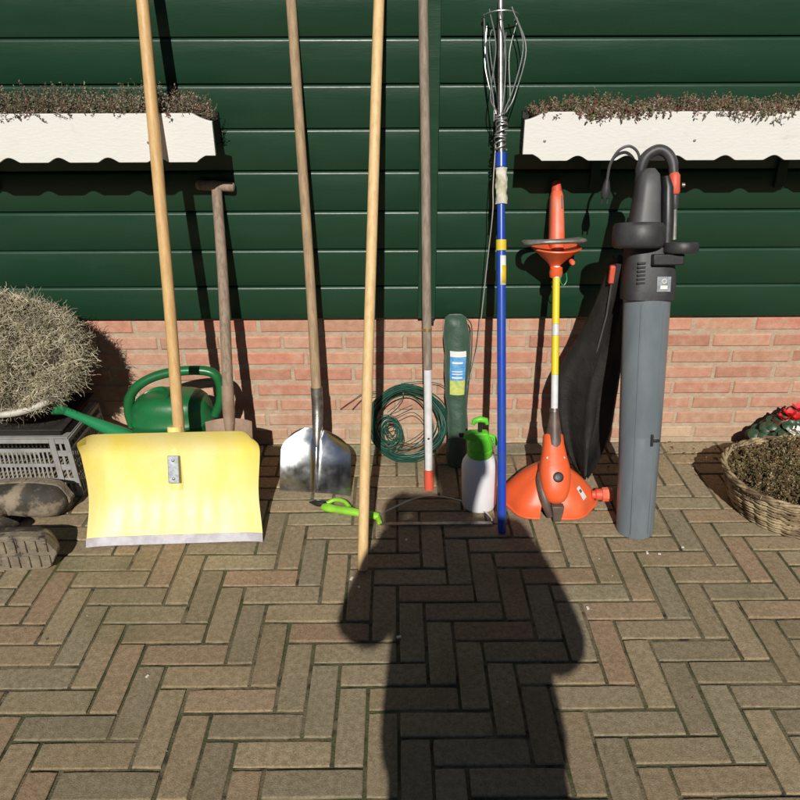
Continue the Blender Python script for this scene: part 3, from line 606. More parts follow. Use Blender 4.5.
# ---------------------------------------------------------------- bow saw on the ground
bs = thing('bow_saw', 'small bow saw with a lime green grip lying flat on the paving', 'saw', (-0.05, -0.47, 0))
g = G(); g.tube(smoothpts([(-0.285, -0.409, 0.012), (-0.262, -0.417, 0.014), (-0.232, -0.428, 0.018)], 4), [.002, .004, .006, .008, .010, .011, .011, .010, .009], 10); g.build('tip', 'black', bs)
g = G(); g.tube(smoothpts([(-0.238, -0.440, 0.016), (-0.205, -0.455, 0.018), (-0.16, -0.468, 0.019), (-0.10, -0.485, 0.018), (-0.055, -0.497, 0.016)], 4), [.011, .015, .016, .0155, .015, .0145, .0145, .015, .0155, .0155, .015, .014, .0135, .013, .0135, .014, .013], 14, flat=.8); g.build('grip', 'lime2', bs)
g = G(); g.tube(smoothpts([(-0.225, -0.425, 0.018), (-0.200, -0.418, 0.026), (-0.17, -0.432, 0.030), (-0.15, -0.455, 0.024)], 4), [.007] * 13, 10); g.build('guard', 'lime2', bs)
g = G(); g.tube([(-0.064, -0.478, .012), (-0.058, -0.50, 0.013), (-0.052, -0.524, 0.012)], [.008, .010, .008], 10); g.build('blade_clamp', 'lime2', bs)
g = G(); g.tube(smoothpts([(-0.055, -0.486, 0.013), (0.0, -0.440, 0.014), (0.055, -0.402, 0.015), (0.12, -0.385, 0.016), (0.20, -0.405, 0.014), (0.27, -0.45, 0.012), (0.300, -0.50, 0.010), (0.303, -0.519, 0.009)], 6), 0.0032, 8); g.build('bow', 'galv', bs)
g = G()
nT = 60; a0 = V((-0.052, -0.520, 0.006)); a1 = V((0.303, -0.519, 0.006)); poly = [(0, 0), (0, 0.012)]
for i in range(nT): poly += [((i + .5) / nT, 0.012 + 0.004), ((i + 1) / nT, 0.012)]
poly += [(1, 0)]
mt = Matrix(((a1.x - a0.x, 0, 0, a0.x), (0, 0, -1, a0.y + .005), (0, 1, 0, 0.006), (0, 0, 0, 1)))
g.prism([(x, z) for x, z in poly], mt, 0.0012); g.build('saw_blade', 'dull_steel', bs, smooth=0)

# ---------------------------------------------------------------- grass trimmer
tr = thing('grass_trimmer', 'orange electric grass trimmer with a yellow and white banded shaft', 'trimmer', (0.505, -0.42, 0))
P0 = V((0.5045, -0.395, 0.190)); P1 = V((0.5085, -0.165, 0.735)); mt = frame(P0, P1); SL = (P1 - P0).length
def seg(a, b, r, name, mm):
    g = G(); g.tube([mt @ V((0, 0, a)), mt @ V((0, 0, b))], [r, r], 18); g.build(name, mm, tr)
zs = lambda z: (z - 0.190) / (0.735 - 0.190) * SL
seg(zs(0.29), zs(0.416), .0112, 'white_band', 'white_metal'); seg(zs(0.4165), zs(0.530), .0114, 'yellow_band', 'band_yellow'); seg(zs(0.5305), zs(0.563), .0112, 'white_band', 'white_metal')
seg(zs(0.5635), zs(0.695), .0114, 'yellow_band', 'band_yellow'); seg(zs(0.6955), zs(0.73), .0112, 'white_band', 'white_metal')
g = G(); g.lathe([(0.0135, zs(.312)), (0.015, zs(.30)), (0.021, zs(.26)), (0.030, zs(.215)), (0.031, zs(.205))], mt, 22); g.build('shaft_boot', 'brown_rubber', tr)
seg(zs(.308), zs(.318), .0145, 'steel_collar', 'dull_steel')
# motor housing
mh = frame((0.5045, -0.492, 0.060), (0.5035, -0.365, 0.235)); Lm = 0.216
pr = [(0.010, -0.004, .55), (0.026, 0.004, .7), (0.036, 0.018, .8), (0.045, 0.045, .8), (0.050, 0.085, .8), (0.048, 0.115, .8), (0.040, 0.150, .85), (0.034, 0.185, .9), (0.032, 0.212, .95), (0.029, 0.217, .95)]
g = G(); rings = []
for r, z, fy in pr:
    rings.append([mh @ V((math.copysign(abs(cos(q)) ** .75, cos(q)) * r, math.copysign(abs(sin(q)) ** .85, sin(q)) * r * fy, z)) for q in [2 * pi * k / 32 for k in range(32)]])
g.loft(rings); g.build('motor_housing', 'orange', tr, smooth=50)
g = G(); bmx = mh @ Matrix.Translation((0.002, -0.040, 0.078)) @ Matrix.Rotation(pi / 2, 4, 'X'); g.lathe([(0.0165, -0.004), (0.0165, 0.0015), (0.0145, 0.003), (0.004, 0.003)], bmx, 28); bd = g.build('badge', 'black', tr)
g = G(); g.tube([bmx @ V((0.0105 * cos(2 * pi * k / 20), 0.0105 * sin(2 * pi * k / 20), 0.0032)) for k in range(20)], 0.0009, 6, closed=True)
g.tube([bmx @ V((-0.006, -0.004, .0034)), bmx @ V((0, 0.005, .0034)), bmx @ V((0.006, -0.004, .0034))], 0.0009, 6); g.build('badge_mark', 'midgrey', bd)
# cutting guard: two shoulders of a skirt that flares out to the ground
def guard_pt(a, t, rx=0.150, ry=0.118, h=0.128):
    q = radians(a); c = cos(q); s_ = sin(q)
    rr = (0.75 * t + 0.25 * sin(t * pi / 2)) * (1 + 0.035 * cos(6 * q + .5)); zz = h * max(0.0, 1 - t ** 1.35) + 0.016 * max(0.0, 1 - abs(t - .93) / .07) * 0 + 0.020 * (1 - t) ** 0 * min(1, (1 - t) * 12)
    return V((0.503 + rx * rr * math.copysign(abs(c) ** .8, c), -0.388 + ry * rr * math.copysign(abs(s_) ** .9, s_), 0.006 + zz))
for a0_, a1_ in ((-252, -104), (-86, 72)):
    g = G(); g.sheet(lambda u, v: guard_pt(a0_ + (a1_ - a0_) * u, 0.06 + 0.94 * v), 40, 18, (0, 0, -0.004)); g.build('guard', 'orange', tr, smooth=50)
    g = G(); g.tube([guard_pt(a0_ + (a1_ - a0_) * i / 40, 1.0) + V((0, 0, 0.002)) for i in range(41)], 0.005, 8); g.build('guard_lip', 'orange', tr)
g = G(); g.tube(smoothpts([(0.472, -0.412, 0.155), (0.460, -0.445, 0.115), (0.468, -0.482, 0.07), (0.488, -0.503, 0.014)], 6), [.010, .011, .012, .013, .014, .015, .016, .016, .016, .016, .016, .016, .016, .015, .015, .014, .013, .012, .010], 12, flat=.8); g.build('guard_groove', 'brown_rubber', tr)
g = G(); g.loft([[V((0.509 + sx * w_, y, z)) for sx, y in ((-1, yf), (1, yf), (1, yb), (-1, yb))] for z, w_, yf, yb in ((0.001, .012, -.512, -.47), (0.03, .016, -.515, -.46), (0.055, .020, -.508, -.45))]); g.build('line_cutter', 'brown_rubber', tr, bevel=0.003)
g = G(); g.lathe([(0.030, 0.002), (0.042, 0.006), (0.042, 0.03), (0.034, 0.04)], Matrix.Translation((0.503, -0.40, 0.0)), 24); g.build('spool', 'black', tr)
cm = frame((0.645, -0.425, 0.045), (0.70, -0.428, 0.047), (0, 1, 0))
g = G(); g.lathe([(0.013, -0.01), (0.014, 0.0), (0.019, 0.004), (0.019, 0.022)], cm, 20); g.build('cap_neck', 'red_plastic', tr)
g = G(); g.lathe([(0.0225, 0.0225), (0.024, 0.026), (0.024, 0.050), (0.021, 0.054), (0.004, 0.0545)], cm, 10); g.build('cap', 'orange_pale', tr, smooth=25)
g = G(); g.sheet(lambda u, v: guard_pt(-50 + 14 * u, 0.62 + 0.22 * v) + V((0.0015, -0.0022, 0.0015)), 6, 6, (0, 0, -0.001)); g.build('sticker', 'lbl_white', tr)
g = G(); g.sheet(lambda u, v: guard_pt(-47.5 + 8 * u, 0.67 + 0.05 * v) + V((0.0022, -0.0032, 0.0022)), 4, 2, (0, 0, -0.0005)); g.build('sticker', 'midgrey', tr)
for a_ in (-150, -135, -120):
    g = G(); g.tube([guard_pt(a_, .34), guard_pt(a_, .50)], 0.0028, 6, flat=.6); g.build('vent_rib', 'orange', tr)
for dx, dz in ((-.026, .140), (.026, .140), (.0, .030)):
    g = G(); g.lathe([(0.0038, -.002), (0.0038, .001), (.0015, .0012)], mh @ Matrix.Translation((dx, -.030 if dx else -.022, dz)) @ Matrix.Rotation(pi / 2, 4, 'X'), 12); g.build('screw', 'dull_steel', tr)
# hand grip, cross handle and neck
hg = frame((0.5105, -0.150, 0.755), (0.5105, -0.045, 0.968)); Lh = 0.2376
g = G(); rings = []
for z, rx, ry in ((0.0, .012, .014), (0.006, .017, .020), (0.03, .0225, .027), (0.06, .0235, .030), (0.12, .0225, .030), (0.16, .021, .030), (0.19, .020, .028), (0.203, .017, .022)):
    rings.append([hg @ V((math.copysign(abs(cos(q)) ** .7, cos(q)) * rx, math.copysign(abs(sin(q)) ** .8, sin(q)) * ry, z)) for q in [2 * pi * k / 28 for k in range(28)]])
g.loft(rings); hgo = g.build('hand_grip', 'orange_pale', tr, smooth=50)
g = G(); g.box((0.0085, -0.0312, 0.145), (0.0125, -0.026, 0.185), hg); g.build('vent', 'black', hgo)
g = G(); g.lathe([(0.016, 0.203), (0.0155, 0.215), (0.013, 0.232), (0.010, 0.238)], hg, 18, 1, 1.3); g.build('cord_nose', 'red_plastic', tr)
ck = V((0.496, -0.150, 0.792)); ring = []
for k in range(40):
    q = 2 * pi * k / 40; ring.append(ck + V((0.088 * math.copysign(abs(cos(q)) ** .6, cos(q)), 0.078 * math.copysign(abs(sin(q)) ** .75, sin(q)), 0.012 - 0.02 * sin(q) * 1 + 0.004 * cos(q))))
g = G(); g.tube(ring, 0.0105, 10, closed=True, flat=.75); g.build('cross_handle', 'silver', tr)
g = G(); wm = Matrix.Translation((0.505, -0.158, 0.0))
g.lathe([(0.016, 0.726), (0.020, 0.734), (0.034, 0.748), (0.056, 0.768), (0.078, 0.787), (0.076, 0.791), (0.03, 0.78)], wm, 30, 1.0, .85); g.build('cross_handle_web', 'orange', tr)
g = G(); g.lathe([(0.013, 0.694), (0.019, 0.697), (0.0215, 0.71), (0.019, 0.727), (0.013, 0.730)], Matrix.Translation((0.508, -0.170, 0)), 20); g.build('neck', 'orange', tr)
g = G(); g.lathe([(0.008, 0), (0.008, 0.02), (0.005, 0.024)], Matrix.Translation((0.548, -0.190, 0.752)) @ Matrix.Rotation(radians(35), 4, 'Y') @ Matrix.Rotation(pi / 2, 4, 'X'), 14); g.build('clamp_knob', 'orange_pale', tr)
g = G(); g.tube(smoothpts([(0.522, -0.185, 0.715), (0.520, -0.19, 0.690), (0.531, -0.19, 0.675), (0.541, -0.185, 0.69), (0.538, -0.18, 0.712)], 6), 0.0017, 6); g.build('tie_string', 'spout', tr)

# ---------------------------------------------------------------- leaf blower
lb = thing('leaf_blower', 'tall grey leaf blower vacuum with a wide tube and black housing', 'leaf blower', (0.742, -0.555, 0))
B = V((0.7425, -0.556, 0.001)); T = V((0.7335, -0.372, 0.702)); mt = frame(B, T); Lt = (T - B).length
def oval(rx, ry, z, cx=0, cy=0, n=64, p=1.0, wob=0): return [mt @ V((cx + math.copysign(abs(cos(q)) ** p, cos(q)) * rx, cy + math.copysign(abs(sin(q)) ** p, sin(q)) * ry, z)) for q in [2 * pi * k / n for k in range(n)]]
g = G()
rr_ = [(0.0, .055, .050), (0.004, .0565, .0515), (0.2, .0590, .0535), (0.3, .0610, .0545), (0.303, .0635, .056), (0.312, .0635, .056), (0.315, .0615, .055), (0.5, .0645, .0565), (0.70, .0670, .058), (Lt, .0680, .058)]
rings = [oval(rx, ry, z) for z, rx, ry in rr_[:4]] + [oval(rx - .002, ry - .002, z) for z, rx, ry in rr_[4:6]] + [oval(rx, ry, z) for z, rx, ry in rr_[6:]]
inner = [oval(.050, .045, 0.30), oval(.049, .044, 0.002)]
g.loft(inner + rings, caps=False)
for p in g.v:
    if p.z < 0.028: p.z = max(0.001, p.z - 0.013)
g.build('tube', 'tubegrey', lb, smooth=35)
g = G()
for ang in (-118, -62):
    q = radians(ang); c, s_ = cos(q), sin(q)
    g.tube([mt @ V((c * rx, s_ * ry, z)) for z, rx, ry in ((0.004, .0565, .0515), (0.2, .0600, .0535), (0.5, .0660, .0565), (0.70, .0690, .058))], 0.0022, 6)
g.build('seam', 'tubegrey', lb)
g = G(); g.box((0.014, -0.0605, 0.285), (0.021, -0.054, 0.320), mt); g.box((0.021, -0.0595, 0.297), (0.040, -0.0525, 0.305), mt); g.build('latch', 'black', lb, bevel=0.001)
T2 = V((0.7330, -0.292, 1.005)); 
mt2 = frame(T, T2); L2 = (T2 - T).length
def ring2(rx, ry, z, cx=0, cy=0, p=.6): return [mt2 @ V((cx + math.copysign(abs(cos(q)) ** p, cos(q)) * rx, cy + math.copysign(abs(sin(q)) ** p, sin(q)) * ry, z)) for q in [2 * pi * k / 32 for k in range(32)]]
g = G(); g.loft([ring2(.072, .060, -0.012), ring2(.073, .061, 0.02), ring2(.072, .060, 0.06), ring2(.066, .058, 0.10, -.004), ring2(.058, .055, 0.135, -.010)]); hs = g.build('motor_housing', 'charcoal', lb, smooth=45)
g = G(); g.loft([ring2(.046, .050, 0.13, -.020), ring2(.042, .048, 0.19, -.022), ring2(.036, .044, 0.25, -.020), ring2(.032, .040, 0.30, -.018), ring2(.026, .032, 0.335, -.016), ring2(.012, .016, 0.352, -.014)]); g.build('upper_housing', 'midgrey', lb, smooth=45)
g = G(); g.loft([ring2(.016, .046, 0.10, .036), ring2(.018, .048, 0.20, .034), ring2(.016, .042, 0.30, .030), ring2(.010, .03, 0.33, .026)]); g.build('side_groove', 'black', lb, smooth=45)
g = G(); dm = mt2 @ Matrix.Translation((-0.048, -0.036, 0.168))
g.lathe([(0.05, -0.036), (0.064, -0.034), (0.070, -0.026), (0.0715, 0.0), (0.070, 0.026), (0.064, 0.034), (0.05, 0.036)], dm, 40); g.build('drum', 'charcoal', lb, smooth=50)
g = G(); dm = mt2 @ Matrix.Translation((0.066, -0.058, 0.135))
g.lathe([(0.03, -0.017), (0.044, -0.016), (0.0475, -0.010), (0.0475, 0.008), (0.044, 0.013), (0.03, 0.014)], dm, 36); g.build('small_wheel', 'charcoal', lb, smooth=50)
g = G(); g.box((-0.016, -0.078, 0.086), (0.072, -0.030, 0.117), mt2); g.build('wheel_bracket', 'black', lb, bevel=0.004)
g = G(); g.tube([(0.799, -0.335, 0.855), (0.793, -0.318, 0.940)], 0.0065, 12); g.build('strap_rod', 'silver', lb)
g = G(); g.tube([(0.793, -0.318, 0.938), (0.791, -0.314, 0.955), (0.7905, -0.308, 0.974)], [.010, .012, .011], 12); g.build('rod_joint', 'charcoal', lb)
g = G(); g.tube([(0.7900, -0.305, 0.975), (0.7895, -0.303, 0.981), (0.7875, -0.290, 1.024), (0.787, -0.287, 1.030)], [.012, .0160, .0160, .012], 16); g.build('red_switch', 'red_plastic', lb)
g = G(); g.lathe([(0.006, 0), (0.0065, 0.008), (0.004, 0.010)], Matrix.Translation((0.808, -0.300, 1.000)) @ Matrix.Rotation(pi / 2, 4, 'Y'), 12); g.build('knob', 'dull_steel', lb)
g = G(); g.tube(smoothpts([(0.700, -0.262, 0.985), (0.701, -0.256, 1.03), (0.712, -0.250, 1.068), (0.743, -0.248, 1.088), (0.770, -0.255, 1.080), (0.786, -0.268, 1.052), (0.789, -0.290, 1.005)], 6), [.012] * 6 + [.0150] * 25 + [.0135] * 6, 16); g.build('top_handle', 'charcoal', lb)
g = G(); g.tube(smoothpts([(0.703, -0.245, 1.02), (0.700, -0.240, 1.060), (0.688, -0.238, 1.085), (0.664, -0.236, 1.097), (0.637, -0.234, 1.083), (0.620, -0.230, 1.045), (0.618, -0.226, 0.998)], 6), 0.0040, 8); cb = g.build('power_cord', 'midgrey', lb)
g = G(); g.tube([(0.618, -0.226, 1.005), (0.618, -0.226, 0.985), (0.618, -0.226, 0.965), (0.618, -0.226, 0.953)], [.006, .011, .014, .012], 12)
for dx in (-.008, .008): g.tube([(0.618 + dx, -0.226, 0.954), (0.618 + dx, -0.226, 0.935)], 0.0024, 8)
g.build('plug', 'charcoal', cb)
g = G(); g.box((0.004, -0.0628, 0.012), (0.044, -0.060, 0.055), mt2); lbp = g.build('label_plate', 'zinc', lb, bevel=0.001)
g = G(); g.box((0.014, -0.0638, 0.020), (0.034, -0.0631, 0.030), mt2); g.tube([mt2 @ V((0.024 + .006 * cos(2 * pi * k / 14), -0.0637, 0.042 + .006 * sin(2 * pi * k / 14))) for k in range(14)], 0.0012, 6, closed=True); g.build('label_mark', 'lbl_white', lbp)
g = G()
for k in range(6):
    zz = 0.035 + k * .011; g.box((-0.052, -0.0625, zz), (-0.030, -0.058, zz + .005), mt2)
g.build('vent_slots', 'black', lb)
# collection bag
bo = [(0.785, 0.645, 0.690, -0.290), (0.735, 0.630, 0.700, -0.285), (0.68, 0.624, 0.705, -0.275), (0.62, 0.613, 0.712, -0.262), (0.55, 0.594, 0.722, -0.250), (0.49, 0.572, 0.728, -0.238), (0.42, 0.545, 0.732, -0.228), (0.36, 0.530, 0.733, -0.225), (0.29, 0.532, 0.730, -0.228),
      (0.22, 0.545, 0.725, -0.238), (0.16, 0.562, 0.712, -0.246), (0.10, 0.588, 0.690, -0.258), (0.06, 0.610, 0.672, -0.265), (0.035, 0.628, 0.657, -0.268)]
def bag_at(t):
    f = t * (len(bo) - 1); i = min(int(f), len(bo) - 2); return tuple(a + (b - a) * (f - i) for a, b in zip(bo[i], bo[i + 1]))
g = G(); rings = []
for i in range(61):
    z, xa, xb, yc = bag_at(i / 60); n = 56; R_ = []
    cx, hw = (xa + xb) / 2, (xb - xa) / 2; dep = 0.028 + 0.022 * sin(pi * i / 60)
    for k in range(n):
        q = 2 * pi * k / n; s_ = cos(q)
        fold = (0.034 if s_ > -.3 else 0.016) * sin(min(1, i / 45) * pi / 2) * (sin(5.5 * s_ - i * .035 + 1.2) + 0.5 * sin(11 * s_ + i * .05)) if sin(q) < 0 else 0
        fold += 0.006 * noise.noise(V((s_ * 4, i * .12, 3)))
        R_.append(V((cx + hw * s_, yc + dep * sin(q) + fold * abs(sin(q)) ** .5, z + 0.008 * sin(s_ * 6))))
    rings.append(R_)
g.loft(rings); bgo = g.build('collection_bag', 'fabric', lb, smooth=60)
g = G(); g.box((0.630, -0.330, 0.722), (0.646, -0.314, 0.776)); g.build('bag_clip', 'red_plastic', bgo, bevel=0.004)
g = G(); g.tube([(0.640, -0.323, 0.72), (0.642, -0.312, 0.62), (0.632, -0.305, 0.52), (0.626, -0.292, 0.42)], 0.0028, 8); g.build('zip', 'midgrey', bgo)

# ---------------------------------------------------------------- watering can
wc = thing('watering_can', 'green plastic watering can with a big arched handle, behind the yellow shovel', 'watering can', (-0.755, -0.215, 0))
cx, cy = -0.753, -0.212
def can_ring(z, rx, ry, dx=0, p=.75, n=40): return [V((cx + dx + math.copysign(abs(cos(q)) ** p, cos(q)) * rx, cy + math.copysign(abs(sin(q)) ** p, sin(q)) * ry, z)) for q in [2 * pi * k / n for k in range(n)]]
g = G(); g.loft([can_ring(0.001, .120, .078), can_ring(0.008, .130, .086), can_ring(0.05, .136, .090), can_ring(0.15, .137, .090), can_ring(0.22, .136, .090), can_ring(0.223, .139, .092), can_ring(0.232, .139, .092), can_ring(0.235, .135, .089),
                 can_ring(0.27, .130, .086), can_ring(0.295, .118, .078, .004), can_ring(0.31, .100, .066, .008), can_ring(0.318, .07, .05, .012)]); g.build('body', 'can', wc, smooth=50)
g = G(); om = Matrix.Translation((-0.80, -0.232, 0.300)) @ Matrix.Rotation(radians(-20), 4, 'Y') @ Matrix.Rotation(radians(18), 4, 'X')
g.lathe([(0.052, -0.02), (0.056, 0.0), (0.060, 0.012), (0.058, 0.016), (0.054, 0.014), (0.050, -0.006), (0.02, -0.012)], om, 32, 1.05, .8); g.build('filler_rim', 'can', wc, smooth=50)
g = G(); hp = smoothpts([(-0.885, -0.232, 0.205), (-0.889, -0.232, 0.262), (-0.876, -0.23, 0.318), (-0.835, -0.225, 0.360), (-0.775, -0.215, 0.385), (-0.70, -0.21, 0.397), (-0.63, -0.205, 0.395), (-0.594, -0.205, 0.378), (-0.582, -0.205, 0.335), (-0.590, -0.205, 0.28), (-0.612, -0.207, 0.232)], 6)
g.tube(hp, [.0175] * 12 + [.0155] * (len(hp) - 12), 16, flat=1.15); g.build('handle', 'can', wc)
g = G(); sp_ = smoothpts([(-0.865, -0.235, 0.120), (-0.905, -0.245, 0.165), (-0.96, -0.262, 0.212), (-1.02, -0.280, 0.258), (-1.075, -0.297, 0.300)], 6); n_ = len(sp_)
g.tube(sp_, [.036 - .022 * min(1, i / (n_ - 1) * 1.25) for i in range(n_)], 16); g.build('spout', 'spout', wc)
rmx = frame((-1.070, -0.296, 0.296), (-1.10, -0.305, 0.322), (0, 1, 0)); g = G(); g.lathe([(0.014, 0), (0.018, .008), (0.028, .026), (0.029, .032), (0.003, .037)], rmx, 22); g.build('rose', 'spout', wc)

# ---------------------------------------------------------------- grey crate
cr = thing('plastic_crate', 'upturned grey slotted plastic crate under the pot of dry plants', 'crate', (-1.33, -0.19, 0))
fx0, fx1, fy0, fy1 = -1.63, -1.046, -0.352, -0.055; tz = 0.212
def crp(x, y, z):                                  # taper: upside-down crate, wider at the ground
    k = 1 - 0.055 * (z / tz); return V((-1.333 + (x + 1.333) * k, -0.203 + (y + 0.203) * (1 - 0.11 * z / tz), z))
def slat(g, a, b, th):
    lo = [min(p, q) for p, q in zip(a, b)]; hi = [max(p, q) for p, q in zip(a, b)]
    P = [(lo[0], lo[1], lo[2]), (hi[0], lo[1], lo[2]), (hi[0], hi[1], lo[2]), (lo[0], hi[1], lo[2]), (lo[0], lo[1], hi[2]), (hi[0], lo[1], hi[2]), (hi[0], hi[1], hi[2]), (lo[0], hi[1], hi[2])]
    g.add([crp(*p) for p in P], [(0, 3, 2, 1), (4, 5, 6, 7), (0, 1, 5, 4), (1, 2, 6, 5), (2, 3, 7, 6), (3, 0, 4, 7)])
for (yf, s_) in ((fy0, 1), (fy1, -1)):
    g = G(); t_ = 0.004 * s_
    for za, zb_ in ((0.0, .016), (.058, .070), (.112, .124), (.166, .178), (.198, tz)): slat(g, (fx0 + .05, yf, za), (fx1 - .07, yf + t_ * 1.5, zb_), 0)
    x = fx0 + .06
    while x < fx1 - .075:
        for za, zb_ in ((.0165, .0575), (.0705, .1115), (.1245, .1655)): slat(g, (x, yf + t_ * .3, za), (x + .0068, yf + t_ * 1.3, zb_), 0)
        x += .0150
    slat(g, (fx1 - .0695, yf, 0), (fx1 - .050, yf + t_ * 2, tz), 0); slat(g, (fx1 - .018, yf, 0), (fx1, yf + t_ * 2, tz), 0); slat(g, (fx0, yf, 0), (fx0 + .0495, yf + t_ * 2, tz), 0)
    for za, zb_ in ((0.0, .02), (.05, .07), (.10, .12), (.15, .17), (.195, tz)): slat(g, (fx1 - .0495, yf + t_ * .4, za), (fx1 - .0185, yf + t_ * 1.4, zb_), 0)
    slat(g, (fx1 - .038, yf + t_ * .6, 0.0205), (fx1 - .030, yf + t_ * 1.2, .1945), 0)
    slat(g, (fx0 + .30, yf - t_ * .3, .181), (fx0 + .34, yf + t_, .196), 0)
    g.build('slotted_side', 'crate', cr, bevel=0.0008, seg=1)
for (xf, s_) in ((fx1, -1), (fx0, 1)):
    g = G(); t_ = 0.006 * s_
    for za, zb_ in ((0.0, .016), (.058, .070), (.112, .124), (.166, .178), (.198, tz)): slat(g, (xf, fy0 + .0085, za), (xf + t_, fy1 - .0085, zb_), 0)
    y = fy0 + .02
    while y < fy1 - .02:
        for za, zb_ in ((.0165, .0575), (.0705, .1115), (.1245, .1655)): slat(g, (xf + t_ * .2, y, za), (xf + t_ * .8, y + .0068, zb_), 0)
        y += .0150
    g.build('slotted_end', 'crate', cr, bevel=0.0008, seg=1)
g = G(); slat(g, (fx0 + .004, fy0 + .004, tz + .0008), (fx1 - .004, fy1 - .004, tz + .0045), 0); g.build('bottom_panel', 'crate', cr, bevel=0.001)

# ---------------------------------------------------------------- tray and tilted pot full of dry plants
tp = G(); tp.loft([[V((-1.315 + sx * hx, -0.205 + sy * hy, z)) for sx, sy in ((-1, -1), (1, -1), (1, 1), (-1, 1))] for z, hx, hy in ((0.2185, .225, .115), (0.2465, .235, .13), (0.2475, .245, .137), (0.251, .245, .137), (0.2505, .225, .12), (0.222, .215, .105))])
o = tp.build('plant_tray', 'pot_dark', loc=(-1.315, -0.205, 0.2185), bevel=0.002); tag(o, 'flat black plastic tray lying on the upturned crate', 'tray')
pot = thing('plant_pot', 'big dark pot with a pale rim tipped on its side on the crate', 'pot', (-1.25, -0.22, 0.25))
ax = V((0.06, -0.80, 0.60)).normalized(); pc = V((-1.252, -0.262, 0.476)); pm = frame(pc, pc + ax)
pr = [(0.12, -0.185), (0.180, -0.182), (0.192, -0.16), (0.214, -0.08), (0.232, -0.012), (0.236, 0.0)]
def potring(r, z, k=1.0): return [pm @ V((r * 1.06 * cos(q), r * .80 * sin(q), z)) for q in [2 * pi * i / 56 for i in range(56)]]
g = G(); g.loft([potring(r, z) for r, z in pr] + [potring(.222, -.004), potring(.195, -.10), potring(.17, -.165)]); 
g.build('shell', 'pot_dark', pot, smooth=50)
g = G(); g.tube([pm @ V((.239 * 1.06 * cos(q), .239 * .80 * sin(q), .006)) for q in [2 * pi * i / 64 for i in range(64)]], 0.0105, 12, closed=True, flat=1.3, up=ax); g.build('rim', 'pot_rim', pot)
pot_low = min((pm @ V((r * 1.06 * cos(2 * pi * i / 40), r * .80 * sin(2 * pi * i / 40), z))).z for r, z in pr + [(0.25, 0.006)] for i in range(40))
print('pot lowest z', pot_low)

def curls(g, n, place, cols, L=0.05, r=0.0011, seg=7, curl=1.0, nk=0.35):
    for _ in range(n):
        p, nrm = place(); d = (nrm * nk + V((random.gauss(0, .8), random.gauss(0, .8), random.gauss(-.05, .8)))).normalized()
        ax_ = V((random.gauss(0, 1), random.gauss(0, 1), random.gauss(0, 1))).normalized(); l = L * random.uniform(.5, 1.4); pts = [p]; a = random.uniform(.15, .75) * curl
        for k in range(seg):
            d = (Matrix.Rotation(a * random.uniform(.4, 1.5), 3, ax_) @ d); d = (d + V((0, 0, -.05))).normalized(); p = p + d * l / seg; pts.append(p)
        cl = noise.noise(p * 19) + .5 * noise.noise(p * 45); c = random.choice(cols); k_ = random.uniform(.7, 1.25) * (1 + .55 * cl)
        g.tube(pts, [r * (1 - .5 * i / seg) * random.uniform(.8, 1.2) for i in range(seg + 1)], 3, False, col=tuple(min(1, q * k_) for q in c))
DC = [(0.46, 0.40, 0.28), (0.52, 0.47, 0.35), (0.38, 0.32, 0.21), (0.44, 0.40, 0.29), (0.30, 0.25, 0.16), (0.55, 0.51, 0.40), (0.30, 0.30, 0.16), (0.42, 0.35, 0.24)]
g = G()
def pot_place():
    a = random.uniform(0, 2 * pi); t = random.random() ** .5
    x = .254 * 1.06 * t * cos(a); y = .236 * .78 * t * sin(a); h = 0.070 * (1 - t ** 2.6) + .004 + 0.055 * noise.noise(V((x * 13, y * 13, 5))) + .03 * noise.noise(V((x * 34, y * 34, 9)))
    if y < -.12: h *= .7
    n_ = V((x * 1.5, y * 1.5, .22)).normalized()
    return pm @ V((x, y, h - random.random() * .03)), pm.to_3x3() @ n_
curls(g, 17000, pot_place, DC, 0.050, 0.00110, seg=8, curl=2.6)
def pot_top():
    a = random.uniform(radians(-45), radians(150)); x = .25 * cos(a); y = .172 * sin(a); return pm @ V((x, y, random.uniform(-.02, .07))), (pm.to_3x3() @ V((x * 2, y * 2, .15))).normalized()
curls(g, 4800, pot_top, DC, 0.055, 0.00110, seg=8, curl=2.4)
o = g.build('dry_plant', 'plant', smooth=0, loc=(-1.2, -0.25, 0.3)); tag(o, 'tangled mass of dry grey brown curly stems filling the tipped pot', 'plant')
g = G()      # fill behind the stems so that the pot mouth reads as a dense mat
g.sheet(lambda u, v: pm @ V((.222 * 1.05 * sin(pi * u * .5 + 0) * cos(2 * pi * v), .215 * .80 * sin(pi * u * .5) * sin(2 * pi * v), 0.075 * cos(pi * u * .5) - .01)), 12, 40)
g.build('root_mat', 'soil', pot, smooth=60)

